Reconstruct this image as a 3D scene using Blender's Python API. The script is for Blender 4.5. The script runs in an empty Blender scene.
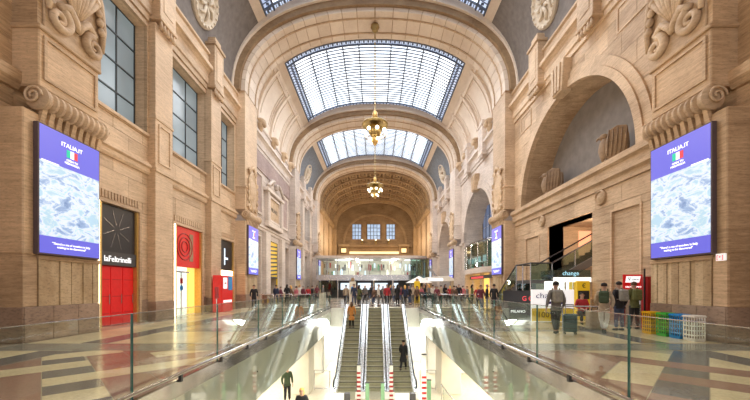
import bpy, bmesh, math, random
from mathutils import Vector, Matrix, Euler
random.seed(7)
PI = math.pi
SC = bpy.context.scene
COL = SC.collection

# ------------------------------------------------------------------ camera
cam_d = bpy.data.cameras.new('camera')
cam = bpy.data.objects.new('camera', cam_d); COL.objects.link(cam)
cam.location = (0, 0, 1.6); cam.rotation_euler = (PI/2, 0, 0)
cam_d.sensor_width = 36; cam_d.lens = 15.98; cam_d.shift_y = 0.116
cam_d.clip_start = 0.05; cam_d.clip_end = 400
SC.camera = cam
# ------------------------------------------------------------------ world, exposure
w = bpy.data.worlds.new('sky'); SC.world = w; w.use_nodes = True
w.node_tree.nodes['Background'].inputs[0].default_value = (0.95, 0.93, 0.97, 1)
w.node_tree.nodes['Background'].inputs[1].default_value = 0.75
SC.view_settings.view_transform = 'Standard'; SC.view_settings.look = 'None'
SC.view_settings.gamma = 1; SC.view_settings.use_curve_mapping = False
SC.view_settings.exposure = -0.12
SC.cycles.max_bounces = 10; SC.cycles.transparent_max_bounces = 24
SC.cycles.diffuse_bounces = 5; SC.cycles.sample_clamp_indirect = 5
SKY_PANE = 2.6      # brightness of the sky seen through the milky roof glass

def lamp(kind, loc, power, col, rot=(0, 0, 0), size=(1, 1), rad=0.2, spot=None, name='lamp'):
    d = bpy.data.lights.new(name, kind); d.energy = power; d.color = col
    if kind == 'AREA':
        d.shape = 'RECTANGLE'; d.size, d.size_y = size
    else:
        d.shadow_soft_size = rad
    if kind == 'SPOT' and spot:
        d.spot_size = spot; d.spot_blend = 0.6
    o = bpy.data.objects.new(name, d); o.location = loc; o.rotation_euler = rot
    COL.objects.link(o); return o
WARM = (1.0, 0.72, 0.42); GOLD = (1.0, 0.62, 0.26); COOL = (0.86, 0.93, 1.0)
# daylight falling from the three roof skylights
for yy, ly in ((20.0, 9.0), (35.9, 9.0), (52.0, 9.0)):
    lamp('AREA', (0, yy, 21.6), 1900, (0.93, 0.96, 1.0), (0, 0, 0), (14, ly), name='skylight_daylight')
# added warm fill lights without fixtures, high on both sides
for yy, e in ((5, 350), (14, 420), (24, 420), (34, 300), (46, 260), (56, 260)):
    for s in (-1, 1):
        lamp('POINT', (s*4.5, yy, 8.5), e*0.78, (1.0, 0.81, 0.58), rad=0.5, name='warm_fill_light')
# gilded east vault
for yy in (63, 70, 77):
    for s in (-1, 1):
        lamp('POINT', (s*6.5, yy, 11.5), 520, (1.0, 0.74, 0.44), rad=0.4, name='cove_light')
# lower concourse ceiling lights
for (x, y, sx, sy, e) in ((0, 12, 4, 3, 420), (-7, 14, 4, 5, 380), (7, 14, 4, 5, 380), (-3, 21.5, 1.4, 5, 0), (0, 3, 4, 3, 150)):
    if e: lamp('AREA', (x, y, -1.75 if abs(x) > 4 else -1.2), e, (1.0, 0.95, 0.82), (0, 0, 0), (sx, sy), name='concourse_ceiling_light')
for s in (-1, 1):
    lamp('AREA', (s*2.9, 24.4, -1.0), 260, (1, 0.98, 0.92), (math.radians(-25), 0, 0), (0.7, 1.2), name='landing_fill_light')  # added fill, no fixture: brightens the white wall under the landing

# ------------------------------------------------------------------ materials
MATS = {}
def _mk(name):
    m = bpy.data.materials.new(name); m.use_nodes = True
    nt = m.node_tree; b = nt.nodes['Principled BSDF']; MATS[name] = m
    return m, nt, b
def N(nt, t, **kw):
    n = nt.nodes.new(t)
    for k, v in kw.items(): setattr(n, k, v)
    return n
def plain(name, col, rough=0.5, metal=0.0, var=0.06, scale=8.0, bump=0.0, emit=None, es=1.0, coord='pos'):
    m, nt, b = _mk(name)
    g = N(nt, 'ShaderNodeNewGeometry')
    n = N(nt, 'ShaderNodeTexNoise'); n.inputs['Scale'].default_value = scale; n.inputs['Detail'].default_value = 4
    if coord == 'obj':
        tc = N(nt, 'ShaderNodeTexCoord'); nt.links.new(tc.outputs['Object'], n.inputs['Vector'])
    else: nt.links.new(g.outputs['Position'], n.inputs['Vector'])
    r = N(nt, 'ShaderNodeMapRange'); r.inputs[3].default_value = 1-var*1.6; r.inputs[4].default_value = 1+var*1.6
    r.inputs[1].default_value = 0.25; r.inputs[2].default_value = 0.75
    nt.links.new(n.outputs['Fac'], r.inputs[0])
    mx = N(nt, 'ShaderNodeVectorMath', operation='SCALE'); mx.inputs[0].default_value = col[:3]
    nt.links.new(r.outputs[0], mx.inputs['Scale']); nt.links.new(mx.outputs[0], b.inputs['Base Color'])
    b.inputs['Roughness'].default_value = rough; b.inputs['Metallic'].default_value = metal
    if bump:
        bp = N(nt, 'ShaderNodeBump'); bp.inputs['Strength'].default_value = bump; bp.inputs['Distance'].default_value = 0.02
        nt.links.new(n.outputs['Fac'], bp.inputs['Height']); nt.links.new(bp.outputs[0], b.inputs['Normal'])
    if emit:
        b.inputs['Emission Color'].default_value = (*emit, 1); b.inputs['Emission Strength'].default_value = es
    return m
def stone(name, c1, c2, rough=0.6, band=7.0, pits=0.5, contrast=1.5):
    """travertine: stretched banding, cloudy tone, pits, every block slightly different"""
    m, nt, b = _mk(name)
    g = N(nt, 'ShaderNodeNewGeometry'); mp = N(nt, 'ShaderNodeMapping')
    mp.inputs['Scale'].default_value = (1.1, 1.1, band*2.0)
    nt.links.new(g.outputs['Position'], mp.inputs['Vector'])
    n1 = N(nt, 'ShaderNodeTexNoise'); n1.inputs['Scale'].default_value = 1.2; n1.inputs['Detail'].default_value = 7; n1.inputs['Roughness'].default_value = 0.7
    nt.links.new(mp.outputs[0], n1.inputs['Vector'])
    n2 = N(nt, 'ShaderNodeTexNoise'); n2.inputs['Scale'].default_value = 0.55; n2.inputs['Detail'].default_value = 3
    nt.links.new(g.outputs['Position'], n2.inputs['Vector'])
    oi = N(nt, 'ShaderNodeObjectInfo')
    a = N(nt, 'ShaderNodeMath', operation='MULTIPLY_ADD'); a.inputs[1].default_value = 0.75*contrast; a.inputs[2].default_value = 0.5-0.375*contrast
    nt.links.new(n1.outputs['Fac'], a.inputs[0])
    a2 = N(nt, 'ShaderNodeMath', operation='MULTIPLY_ADD'); a2.inputs[1].default_value = 0.7; nt.links.new(n2.outputs['Fac'], a2.inputs[0]); nt.links.new(a.outputs[0], a2.inputs[2])
    a3 = N(nt, 'ShaderNodeMath', operation='MULTIPLY_ADD'); a3.inputs[1].default_value = 0.32; nt.links.new(oi.outputs['Random'], a3.inputs[0]); nt.links.new(a2.outputs[0], a3.inputs[2])
    r = N(nt, 'ShaderNodeMapRange'); r.inputs[1].default_value = 0.66; r.inputs[2].default_value = 1.38
    nt.links.new(a3.outputs[0], r.inputs[0])
    mix = N(nt, 'ShaderNodeMix', data_type='RGBA'); mix.inputs[6].default_value = (*c1, 1); mix.inputs[7].default_value = (*c2, 1)
    nt.links.new(r.outputs[0], mix.inputs[0])
    # pits
    n3 = N(nt, 'ShaderNodeTexNoise'); n3.inputs['Scale'].default_value = 7; n3.inputs['Detail'].default_value = 5; n3.inputs['Roughness'].default_value = 0.75
    mp3 = N(nt, 'ShaderNodeMapping'); mp3.inputs['Scale'].default_value = (1, 1, 3.0)
    nt.links.new(g.outputs['Position'], mp3.inputs['Vector']); nt.links.new(mp3.outputs[0], n3.inputs['Vector'])
    r3 = N(nt, 'ShaderNodeMapRange'); r3.inputs[1].default_value = 0.32; r3.inputs[2].default_value = 0.5; r3.inputs[3].default_value = 1-0.55*pits; r3.inputs[4].default_value = 1.0
    nt.links.new(n3.outputs['Fac'], r3.inputs[0])
    sc = N(nt, 'ShaderNodeVectorMath', operation='SCALE'); nt.links.new(mix.outputs[2], sc.inputs[0]); nt.links.new(r3.outputs[0], sc.inputs['Scale'])
    nt.links.new(sc.outputs[0], b.inputs['Base Color']); b.inputs['Roughness'].default_value = rough
    bp = N(nt, 'ShaderNodeBump'); bp.inputs['Strength'].default_value = 0.35; bp.inputs['Distance'].default_value = 0.03
    nt.links.new(n3.outputs['Fac'], bp.inputs['Height']); nt.links.new(bp.outputs[0], b.inputs['Normal'])
    return m
def terrazzo(name, col, col2=None, rough=0.16):
    m, nt, b = _mk(name); col2 = col2 or tuple(c*0.72 for c in col)
    g = N(nt, 'ShaderNodeNewGeometry')
    v = N(nt, 'ShaderNodeTexNoise'); v.inputs['Scale'].default_value = 18; v.inputs['Detail'].default_value = 3
    nt.links.new(g.outputs['Position'], v.inputs['Vector'])
    n2 = N(nt, 'ShaderNodeTexNoise'); n2.inputs['Scale'].default_value = 0.8; n2.inputs['Detail'].default_value = 4
    nt.links.new(g.outputs['Position'], n2.inputs['Vector'])
    a = N(nt, 'ShaderNodeMath', operation='ADD'); nt.links.new(v.outputs['Fac'], a.inputs[0]); nt.links.new(n2.outputs['Fac'], a.inputs[1])
    r = N(nt, 'ShaderNodeMapRange'); r.inputs[1].default_value = 0.75; r.inputs[2].default_value = 1.25; nt.links.new(a.outputs[0], r.inputs[0])
    mix = N(nt, 'ShaderNodeMix', data_type='RGBA'); mix.inputs[6].default_value = (*col2, 1); mix.inputs[7].default_value = (*col, 1)
    nt.links.new(r.outputs[0], mix.inputs[0]); nt.links.new(mix.outputs[2], b.inputs['Base Color'])
    rr = N(nt, 'ShaderNodeMapRange'); rr.inputs[3].default_value = rough*0.6; rr.inputs[4].default_value = rough*1.6
    nt.links.new(n2.outputs['Fac'], rr.inputs[0]); nt.links.new(rr.outputs[0], b.inputs['Roughness'])
    return m
def glass(name, tint, base=0.04, gain=0.9, rough=0.02):
    m, nt, b = _mk(name); nt.nodes.remove(b); out = nt.nodes['Material Output']
    lw = N(nt, 'ShaderNodeLayerWeight'); lw.inputs[0].default_value = 0.5
    p = N(nt, 'ShaderNodeMath', operation='POWER'); p.inputs[1].default_value = 4.0; nt.links.new(lw.outputs['Facing'], p.inputs[0])
    q = N(nt, 'ShaderNodeMath', operation='MULTIPLY_ADD', use_clamp=True); q.inputs[1].default_value = gain; q.inputs[2].default_value = base
    nt.links.new(p.outputs[0], q.inputs[0])
    tr = N(nt, 'ShaderNodeBsdfTransparent'); tr.inputs[0].default_value = (*tint, 1)
    gl = N(nt, 'ShaderNodeBsdfGlossy'); gl.inputs['Roughness'].default_value = rough; gl.inputs['Color'].default_value = (0.95, 1, 0.98, 1)
    mx = N(nt, 'ShaderNodeMixShader'); nt.links.new(q.outputs[0], mx.inputs[0]); nt.links.new(tr.outputs[0], mx.inputs[1]); nt.links.new(gl.outputs[0], mx.inputs[2])
    nt.links.new(mx.outputs[0], out.inputs['Surface']); return m
def emitter(name, col, s, base=None):
    m, nt, b = _mk(name)
    b.inputs['Base Color'].default_value = (*(base or tuple(c*0.5 for c in col)), 1)
    b.inputs['Emission Color'].default_value = (*col, 1); b.inputs['Emission Strength'].default_value = s
    b.inputs['Roughness'].default_value = 0.4
    return m

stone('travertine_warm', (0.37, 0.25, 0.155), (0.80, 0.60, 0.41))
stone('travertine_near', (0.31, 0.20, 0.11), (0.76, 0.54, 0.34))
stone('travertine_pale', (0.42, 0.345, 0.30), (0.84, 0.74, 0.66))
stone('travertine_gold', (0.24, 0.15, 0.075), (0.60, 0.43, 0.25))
stone('vault_plaster', (0.62, 0.50, 0.40), (0.88, 0.78, 0.67), band=1.2, pits=0.2, contrast=0.6)
stone('granite_base', (0.20, 0.13, 0.09), (0.42, 0.30, 0.22), band=1.0, pits=0.9)
stone('fluted_slab', (0.34, 0.22, 0.11), (0.72, 0.56, 0.36), band=0.3, pits=0.8)
stone('gold_recess_shade', (0.12, 0.07, 0.035), (0.30, 0.19, 0.10))  # coffer shell stone, recess shade put into its darker colour
stone('carved_stone', (0.40, 0.27, 0.16), (0.78, 0.60, 0.42), band=1.5)
stone('frieze_marble', (0.26, 0.18, 0.17), (0.50, 0.38, 0.34), band=1.0)
stone('arch_brown', (0.24, 0.15, 0.08), (0.46, 0.32, 0.19), band=1.0)
plain('vault_grey', (0.175, 0.150, 0.135), 0.8, var=0.14, scale=3, bump=0.2)
plain('vault_bluegrey', (0.17, 0.19, 0.22), 0.8, var=0.12, scale=3)
plain('lunette_grey', (0.22, 0.20, 0.19), 0.8, var=0.1, scale=2)
plain('medallion_cream', (0.62, 0.53, 0.42), 0.7, scale=5)
plain('glazing_bar', (0.10, 0.13, 0.20), 0.5)
plain('window_bar', (0.03, 0.035, 0.04), 0.4)
plain('brass', (0.40, 0.29, 0.12), 0.38, 0.9)
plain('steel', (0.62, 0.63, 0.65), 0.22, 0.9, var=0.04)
plain('steel_band', (0.42, 0.40, 0.42), 0.12, 0.95, var=0.1, scale=3)
plain('white_panel', (0.86, 0.86, 0.82), 0.4, var=0.03)
plain('cream_wall', (0.80, 0.76, 0.64), 0.5, var=0.04, scale=2)
plain('lower_floor', (0.62, 0.55, 0.40), 0.25, var=0.06)
plain('rubber_black', (0.015, 0.015, 0.018), 0.45)
plain('dark', (0.025, 0.024, 0.03), 0.4)
plain('dark_grey', (0.06, 0.06, 0.065), 0.5)
plain('step_metal', (0.42, 0.40, 0.28), 0.45, 0.35, var=0.15, scale=20)
plain('step_edge', (0.10, 0.095, 0.07), 0.6)
plain('screen_case', (0.10, 0.07, 0.08), 0.5)
plain('red_paint', (0.40, 0.012, 0.015), 0.35)
plain('red_lit', (0.55, 0.012, 0.012), 0.35, emit=(0.8, 0.01, 0.012), es=0.28)
plain('gold_frame', (0.65, 0.42, 0.14), 0.35, 0.5)
emitter('gold_strip', (1.0, 0.80, 0.48), 6.5)
plain('yellow_plastic', (0.85, 0.50, 0.01), 0.4); plain('green_plastic', (0.07, 0.50, 0.06), 0.4)
plain('blue_plastic', (0.02, 0.28, 0.70), 0.4); plain('white_plastic', (0.82, 0.80, 0.74), 0.4)
plain('green_post', (0.22, 0.42, 0.24), 0.5)
emitter('text_white', (1, 1, 1), 1.5); emitter('text_black', (0.0, 0.0, 0.0), 0.0, (0.02, 0.02, 0.03))
emitter('text_purple', (0.02, 0.01, 0.06), 0.2, (0.05, 0.02, 0.16)); emitter('text_red', (1, 0.08, 0.10), 0.9); emitter('text_cyan', (0.45, 0.85, 1.0), 1.0)
emitter('lamp_glow', (1.0, 0.88, 0.62), 5); emitter('cove_glow', (1.0, 0.70, 0.34), 1.7)
emitter('screen_violet', (0.12, 0.12, 0.62), 1.1); emitter('flag_green', (0.0, 0.55, 0.35), 1.0); emitter('flag_red', (0.75, 0.04, 0.07), 1.0); emitter('flag_white', (1, 1, 1), 1.1)
emitter('shop_white', (1.0, 0.97, 0.88), 1.6); emitter('shop_yellow', (1.0, 0.62, 0.14), 1.5); emitter('shop_cool', (0.75, 0.88, 1.0), 1.3)
emitter('panel_white', (1.0, 0.98, 0.96), 0.75, (0.7, 0.68, 0.66)); emitter('panel_yellow', (1.0, 0.66, 0.02), 0.25, (0.65, 0.42, 0.02))
stone('eagle_stone', (0.17, 0.10, 0.055), (0.40, 0.27, 0.16), band=1.5)
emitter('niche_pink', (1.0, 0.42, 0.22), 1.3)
glass('clear_glass', (0.93, 0.97, 0.94)); glass('dark_glass', (0.50, 0.62, 0.58), 0.06); glass('kiosk_glass', (0.92, 0.96, 0.96), 0.04)
plain('glass_edge', (0.05, 0.20, 0.17), 0.2)
# green back-painted glass fascia: glossy coat on pale green
m, nt, b = _mk('fascia_glass'); b.inputs['Base Color'].default_value = (0.34, 0.40, 0.33, 1); b.inputs['Roughness'].default_value = 0.3
b.inputs['Coat Weight'].default_value = 1.0; b.inputs['Coat Roughness'].default_value = 0.02; b.inputs['Coat IOR'].default_value = 2.3
# sky through the roof panes
def pane_mat(name, c1, c2, s, scale=0.5):
    m, nt, b = _mk(name); g = N(nt, 'ShaderNodeNewGeometry'); n = N(nt, 'ShaderNodeTexNoise'); n.inputs['Scale'].default_value = scale
    nt.links.new(g.outputs['Position'], n.inputs['Vector']); oi = N(nt, 'ShaderNodeObjectInfo')
    a = N(nt, 'ShaderNodeMath', operation='MULTIPLY_ADD'); a.inputs[1].default_value = 0.45; nt.links.new(oi.outputs['Random'], a.inputs[0])
    a.inputs[2].default_value = 0; r = N(nt, 'ShaderNodeMapRange'); r.inputs[1].default_value = 0.35; r.inputs[2].default_value = 0.65; r.inputs[4].default_value = 0.6
    nt.links.new(n.outputs['Fac'], r.inputs[0]); nt.links.new(r.outputs[0], a.inputs[2])
    mix = N(nt, 'ShaderNodeMix', data_type='RGBA'); mix.inputs[6].default_value = (*c1, 1); mix.inputs[7].default_value = (*c2, 1)
    nt.links.new(a.outputs[0], mix.inputs[0]); nt.links.new(mix.outputs[2], b.inputs['Emission Color']); b.inputs['Emission Strength'].default_value = s
    b.inputs['Base Color'].default_value = (0.2, 0.22, 0.24, 1); b.inputs['Roughness'].default_value = 0.2
pane_mat('roof_pane', (0.80, 0.90, 1.0), (0.95, 0.98, 1.0), SKY_PANE, 0.3)
pane_mat('roof_border_pane', (0.34, 0.42, 0.62), (0.62, 0.70, 0.85), 1.3, 2)
pane_mat('window_pane', (0.06, 0.11, 0.13), (0.26, 0.36, 0.40), 0.62, 0.45)
pane_mat('end_window_pane', (0.30, 0.42, 0.62), (0.55, 0.72, 0.95), 1.0, 1.2)
pane_mat('deep_window_pane', (0.03, 0.06, 0.16), (0.08, 0.14, 0.30), 0.8, 0.6)
def picture(name, seed):
    """the landscape photograph shown on the display: misty blues, whites and greens"""
    m, nt, b = _mk(name); tc = N(nt, 'ShaderNodeTexCoord'); mp = N(nt, 'ShaderNodeMapping'); mp.inputs['Location'].default_value = (seed, seed*2, 0)
    mp.inputs['Scale'].default_value = (1, 1.2, 2.4)
    nt.links.new(tc.outputs['Object'], mp.inputs['Vector'])
    n = N(nt, 'ShaderNodeTexNoise'); n.inputs['Scale'].default_value = 1.5; n.inputs['Detail'].default_value = 9; n.inputs['Roughness'].default_value = 0.65; n.inputs['Distortion'].default_value = 0.6
    nt.links.new(mp.outputs[0], n.inputs['Vector'])
    cr = N(nt, 'ShaderNodeValToRGB'); e = cr.color_ramp.elements
    e[0].position = 0.28; e[0].color = (0.16, 0.26, 0.50, 1); e[1].position = 0.72; e[1].color = (0.50, 0.72, 0.90, 1)
    for p, c in ((0.42, (0.38, 0.52, 0.75, 1)), (0.50, (0.88, 0.94, 1.0, 1)), (0.60, (0.50, 0.70, 0.80, 1))):
        k = e.new(p); k.color = c
    nt.links.new(n.outputs['Fac'], cr.inputs[0]); nt.links.new(cr.outputs[0], b.inputs['Emission Color']); b.inputs['Emission Strength'].default_value = 1.15
    b.inputs['Base Color'].default_value = (0.02, 0.02, 0.03, 1); b.inputs['Roughness'].default_value = 0.3
picture('screen_picture', 1.3)
terrazzo('floor_pale', (0.50, 0.42, 0.32)); terrazzo('floor_beige', (0.84, 0.69, 0.44)); terrazzo('floor_grey', (0.145, 0.135, 0.15))
terrazzo('floor_red', (0.36, 0.19, 0.15)); terrazzo('floor_midgrey', (0.36, 0.32, 0.28)); terrazzo('floor_band', (0.30, 0.28, 0.24))

# ------------------------------------------------------------------ geometry helpers
def tag(o, label=None, cat=None, group=None, kind=None):
    if label: o['label'] = label
    if cat: o['category'] = cat
    if group: o['group'] = group
    if kind: o['kind'] = kind
    return o
def thing(name, label=None, cat=None, loc=(0, 0, 0), rz=0, group=None, kind=None):
    o = bpy.data.objects.new(name, None); COL.objects.link(o); o.location = loc; o.rotation_euler = (0, 0, rz); o.empty_display_size = 0.2
    return tag(o, label, cat, group, kind)
def wloc(o):
    v = Vector((0, 0, 0))
    while o: v += o.location; o = o.parent
    return v
class MB:
    def __init__(s): s.v = []; s.f = []; s.m = []
    def add(s, vs, fs, mi=0):
        k = len(s.v); s.v += [tuple(p) for p in vs]; s.f += [[i+k for i in f] for f in fs]; s.m += [mi]*len(fs); return s
    def box(s, a, b, mi=0):
        x0, x1 = sorted((a[0], b[0])); y0, y1 = sorted((a[1], b[1])); z0, z1 = sorted((a[2], b[2]))
        return s.add([(x0, y0, z0), (x1, y0, z0), (x1, y1, z0), (x0, y1, z0), (x0, y0, z1), (x1, y0, z1), (x1, y1, z1), (x0, y1, z1)],
                     [(0, 3, 2, 1), (4, 5, 6, 7), (0, 1, 5, 4), (1, 2, 6, 5), (2, 3, 7, 6), (3, 0, 4, 7)], mi)
    def prism(s, pts, a, b, axis='x', mi=0):
        """polygon pts in the two other axes, extruded along axis from a to b"""
        def P(p, t): return {'x': (t, p[0], p[1]), 'y': (p[0], t, p[1]), 'z': (p[0], p[1], t)}[axis]
        n = len(pts); vs = [P(p, a) for p in pts]+[P(p, b) for p in pts]
        fs = [list(range(n))[::-1], list(range(n, 2*n))]+[(i, (i+1) % n, (i+1) % n+n, i+n) for i in range(n)]
        return s.add(vs, fs, mi)
    def tube(s, path, r, n=8, mi=0, cap=True):
        rs = r if isinstance(r, (list, tuple)) else [r]*len(path)
        P = [Vector(p) for p in path]; vs = []; up = None
        for i, p in enumerate(P):
            t = (P[min(i+1, len(P)-1)]-P[max(i-1, 0)]).normalized()
            if up is None: up = t.orthogonal().normalized()
            up = (up-t*up.dot(t)); up = up.normalized() if up.length > 1e-5 else t.orthogonal().normalized()
            q = t.cross(up)
            for k in range(n):
                a = 2*PI*k/n; vs.append(p+(up*math.cos(a)+q*math.sin(a))*rs[i])
        fs = [(i*n+k, i*n+(k+1) % n, (i+1)*n+(k+1) % n, (i+1)*n+k) for i in range(len(P)-1) for k in range(n)]
        if cap: fs += [list(range(n))[::-1], list(range((len(P)-1)*n, len(P)*n))]
        return s.add(vs, fs, mi)
    def lathe(s, prof, c, n=16, mi=0, axis='z'):
        """prof: (radius, height)"""
        vs = []
        for r, h in prof:
            for k in range(n):
                a = 2*PI*k/n; x, y = r*math.cos(a), r*math.sin(a)
                vs.append({'z': (c[0]+x, c[1]+y, c[2]+h), 'y': (c[0]+x, c[1]+h, c[2]+y), 'x': (c[0]+h, c[1]+x, c[2]+y)}[axis])
        fs = [(i*n+k, i*n+(k+1) % n, (i+1)*n+(k+1) % n, (i+1)*n+k) for i in range(len(prof)-1) for k in range(n)]
        fs += [list(range(n))[::-1], list(range((len(prof)-1)*n, len(prof)*n))]
        return s.add(vs, fs, mi)
    def ball(s, c, r, n=10, mi=0):
        rx, ry, rz = r if isinstance(r, (tuple, list)) else (r, r, r); k = len(s.v); h = n//2+1
        vs = []; fs = []
        for i in range(h+1):
            t = PI*i/h
            for j in range(n):
                a = 2*PI*j/n; vs.append((c[0]+rx*math.sin(t)*math.cos(a), c[1]+ry*math.sin(t)*math.sin(a), c[2]+rz*math.cos(t)))
        fs = [(i*n+j, i*n+(j+1) % n, (i+1)*n+(j+1) % n, (i+1)*n+j) for i in range(h) for j in range(n)]
        return s.add(vs, fs, mi)
    def ring(s, pin, pout, y0, y1, mi=0):
        """solid swept between inner and outer open curves (x,z) from y0 to y1"""
        n = len(pin); vs = [(p[0], y0, p[1]) for p in pin]+[(p[0], y0, p[1]) for p in pout]+[(p[0], y1, p[1]) for p in pin]+[(p[0], y1, p[1]) for p in pout]
        fs = []
        for i in range(n-1):
            fs += [(i, i+1, n+i+1, n+i), (2*n+i, 3*n+i, 3*n+i+1, 2*n+i+1), (i, 2*n+i, 2*n+i+1, i+1), (n+i, n+i+1, 3*n+i+1, 3*n+i)]
        fs += [(0, n, 3*n, 2*n), (n-1, 3*n-1, 4*n-1, 2*n-1)]
        return s.add(vs, fs, mi)
    def build(s, name, mats, parent=None, smooth=False, bevel=0, world=True, kind=None, label=None):
        off = wloc(parent) if (parent and world) else Vector((0, 0, 0))
        me = bpy.data.meshes.new(name); me.from_pydata([tuple(Vector(p)-off) for p in s.v], [], s.f)
        for mm in (mats if isinstance(mats, (list, tuple)) else [mats]): me.materials.append(MATS[mm])
        me.polygons.foreach_set('material_index', s.m)
        bm = bmesh.new(); bm.from_mesh(me); bmesh.ops.remove_doubles(bm, verts=bm.verts, dist=1e-5)
        bmesh.ops.recalc_face_normals(bm, faces=bm.faces)
        if bevel: bmesh.ops.bevel(bm, geom=[e for e in bm.edges], offset=bevel, segments=1, affect='EDGES', clamp_overlap=True)
        bm.to_mesh(me); bm.free()
        if smooth:
            me.shade_smooth() if smooth is True else me.set_sharp_from_angle(angle=smooth)
        o = bpy.data.objects.new(name, me); COL.objects.link(o)
        if parent: o.parent = parent
        if kind: o['kind'] = kind
        if label: o['label'] = label
        return o
def copy_tree(o, parent=None):
    c = o.copy(); COL.objects.link(c)
    if parent: c.parent = parent
    for ch in list(o.children): copy_tree(ch, c)
    return c
def text(name, body, size, loc, rot, mat, parent, ext=0.004, align='CENTER', sx=1.0):
    cu = bpy.data.curves.new(name, 'FONT'); cu.body = body; cu.size = size; cu.extrude = ext; cu.align_x = align; cu.align_y = 'CENTER'; cu.resolution_u = 2
    t = bpy.data.objects.new(name, cu); COL.objects.link(t)
    me = bpy.data.meshes.new_from_object(t.evaluated_get(bpy.context.evaluated_depsgraph_get())); bpy.data.objects.remove(t)
    me.materials.clear(); me.materials.append(MATS[mat]); me.name = name
    o = bpy.data.objects.new(name, me); COL.objects.link(o); o.rotation_euler = rot; o.scale = (sx, 1, 1)
    if parent: o.parent = parent; o.location = Vector(loc)-wloc(parent)
    else: o.location = loc
    return o
RL = (PI/2, 0, PI/2); RR = (PI/2, 0, -PI/2); RC = (PI/2, 0, 0)
def arc(a, z0, b, n=2.3, seg=40, lo=0.0, hi=1.0, xs=()):
    th = [PI*(lo+(hi-lo)*i/seg) for i in range(seg+1)]
    for x in xs:
        t = math.acos(min(1, (x/a))**(n/2)) if x < a else 0
        th += [t, PI-t]
    th = sorted(th); out = []
    for t in th:
        c, q = math.cos(t), math.sin(t)
        out.append((math.copysign(abs(c)**(2/n)*a, c), z0+b*max(q, 0)**(2/n)))
    return out

# ------------------------------------------------------------------ main dimensions
PY = [10.75, 27.0, 43.1, 59.2]; BAYC = [18.9, 35.05, 51.15]
PX, WX, VX = 10.0, 10.8, 3.4        # pier face, wall face, half width of the escalator void
WTOP = 16.4

# ================================================================== floor with the opening
fl = MB()
fl.box((-12.6, -6, -1.6), (-VX, 25.6, 0)).box((VX, -6, -1.6), (12.6, 25.6, 0)).box((-12.6, 25.6, -1.6), (12.6, 86, 0)).box((-VX, -6, -1.6), (VX, 0.4, 0))
floor = fl.build('floor', 'floor_pale', kind='structure')
floor['label'] = 'polished pale terrazzo station floor around the escalator opening'
def inlay(pts, mat, top=0.006):
    return MB().prism(pts, -0.02, top, 'z').build('floor_slab', mat, floor)
def QR(s, q0, q1, r0, r1, mat, top=0.006):
    """diagonal field: q = depth+|x|, r = depth-|x|"""
    f = lambda q, r: (s*(q-r)/2, (q+r)/2)
    pts = [f(q0, r0), f(q1, r0), f(q1, r1), f(q0, r1)]
    # clip to the walkway beside the opening
    def clip(pts, ax, lim, sgn):
        out = []
        for i in range(len(pts)):
            a, b = pts[i], pts[(i+1) % len(pts)]; da, db = sgn*(a[ax]-lim), sgn*(b[ax]-lim)
            if da >= 0: out.append(a)
            if (da >= 0) != (db >= 0):
                t = da/(da-db); out.append((a[0]+t*(b[0]-a[0]), a[1]+t*(b[1]-a[1])))
        return out
    pts = clip(pts, 0, s*3.42, s); pts = clip(pts, 0, s*7.55, -s) if pts else pts
    pts = clip(pts, 1, 8.35, -1) if pts else pts; pts = clip(pts, 1, 0.5, 1) if pts else pts
    if len(pts) >= 3: inlay(pts, mat, top)
for s in (-1, 1):
    for k in range(2):
        # long grey band beside the wall, pale margin
        y0, y1 = ((0.5, 8.3), (9.45, 25))[k]
        inlay([(s*7.6, y0), (s*8.35, y0), (s*8.35, y1), (s*7.6, y1)], 'floor_grey')
        inlay([(s*8.4, y0), (s*9.85, y0), (s*9.85, y1), (s*8.4, y1)], 'floor_beige')
    for (ya, yb, mm) in ((8.4, 9.35, 'floor_band'), (9.45, 11.9, 'floor_beige'), (12.0, 12.9, 'floor_midgrey'), (16.0, 16.8, 'floor_grey'), (17.0, 20.8, 'floor_midgrey'), (21.0, 21.8, 'floor_grey'), (24.3, 25.2, 'floor_grey')):
        inlay([(s*3.42, ya), (s*(9.85 if ya < 9 else 7.55), ya), (s*(9.85 if ya < 9 else 7.55), yb), (s*3.42, yb)], mm)
# left field: red-brown with beige and grey strips ; right field mirrored with larger beige fields
s = -1
for (q0, q1, r0, r1, mm) in ((2, 18, -8, -0.02, 'floor_red'), (2, 18, 2.02, 9, 'floor_red')):
    QR(s, q0, q1, r0, r1, mm, 0.004)
for (q0, q1, r0, r1, mm) in ((13.54, 14.36, 0, .95, 'floor_grey'), (14.36, 15.4, 0, 2, 'floor_beige'), (12.5, 13.5, -2.6, 1, 'floor_beige'), (11.5, 12.5, 0, 1, 'floor_grey'),
                             (10.6, 11.5, 0, 4.5, 'floor_beige'), (9.7, 10.6, 0, 1, 'floor_grey'), (8.7, 9.7, 0, 1, 'floor_beige'), (7.8, 8.7, 0, 1, 'floor_grey'), (6.9, 7.8, -2, 1, 'floor_beige'),
                             (15.4, 17, 0, 2, 'floor_grey'), (12.5, 13.5, 2.6, 6, 'floor_beige')):
    QR(s, q0, q1, r0, r1, mm, 0.008)
for (q0, q1, r0, r1, mm) in ((11.5, 14.34, 1.02, 2, 'floor_red'), (6, 10.6, 1.02, 2, 'floor_red')):
    QR(s, q0, q1, r0, r1, mm, 0.005)
s = 1
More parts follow.
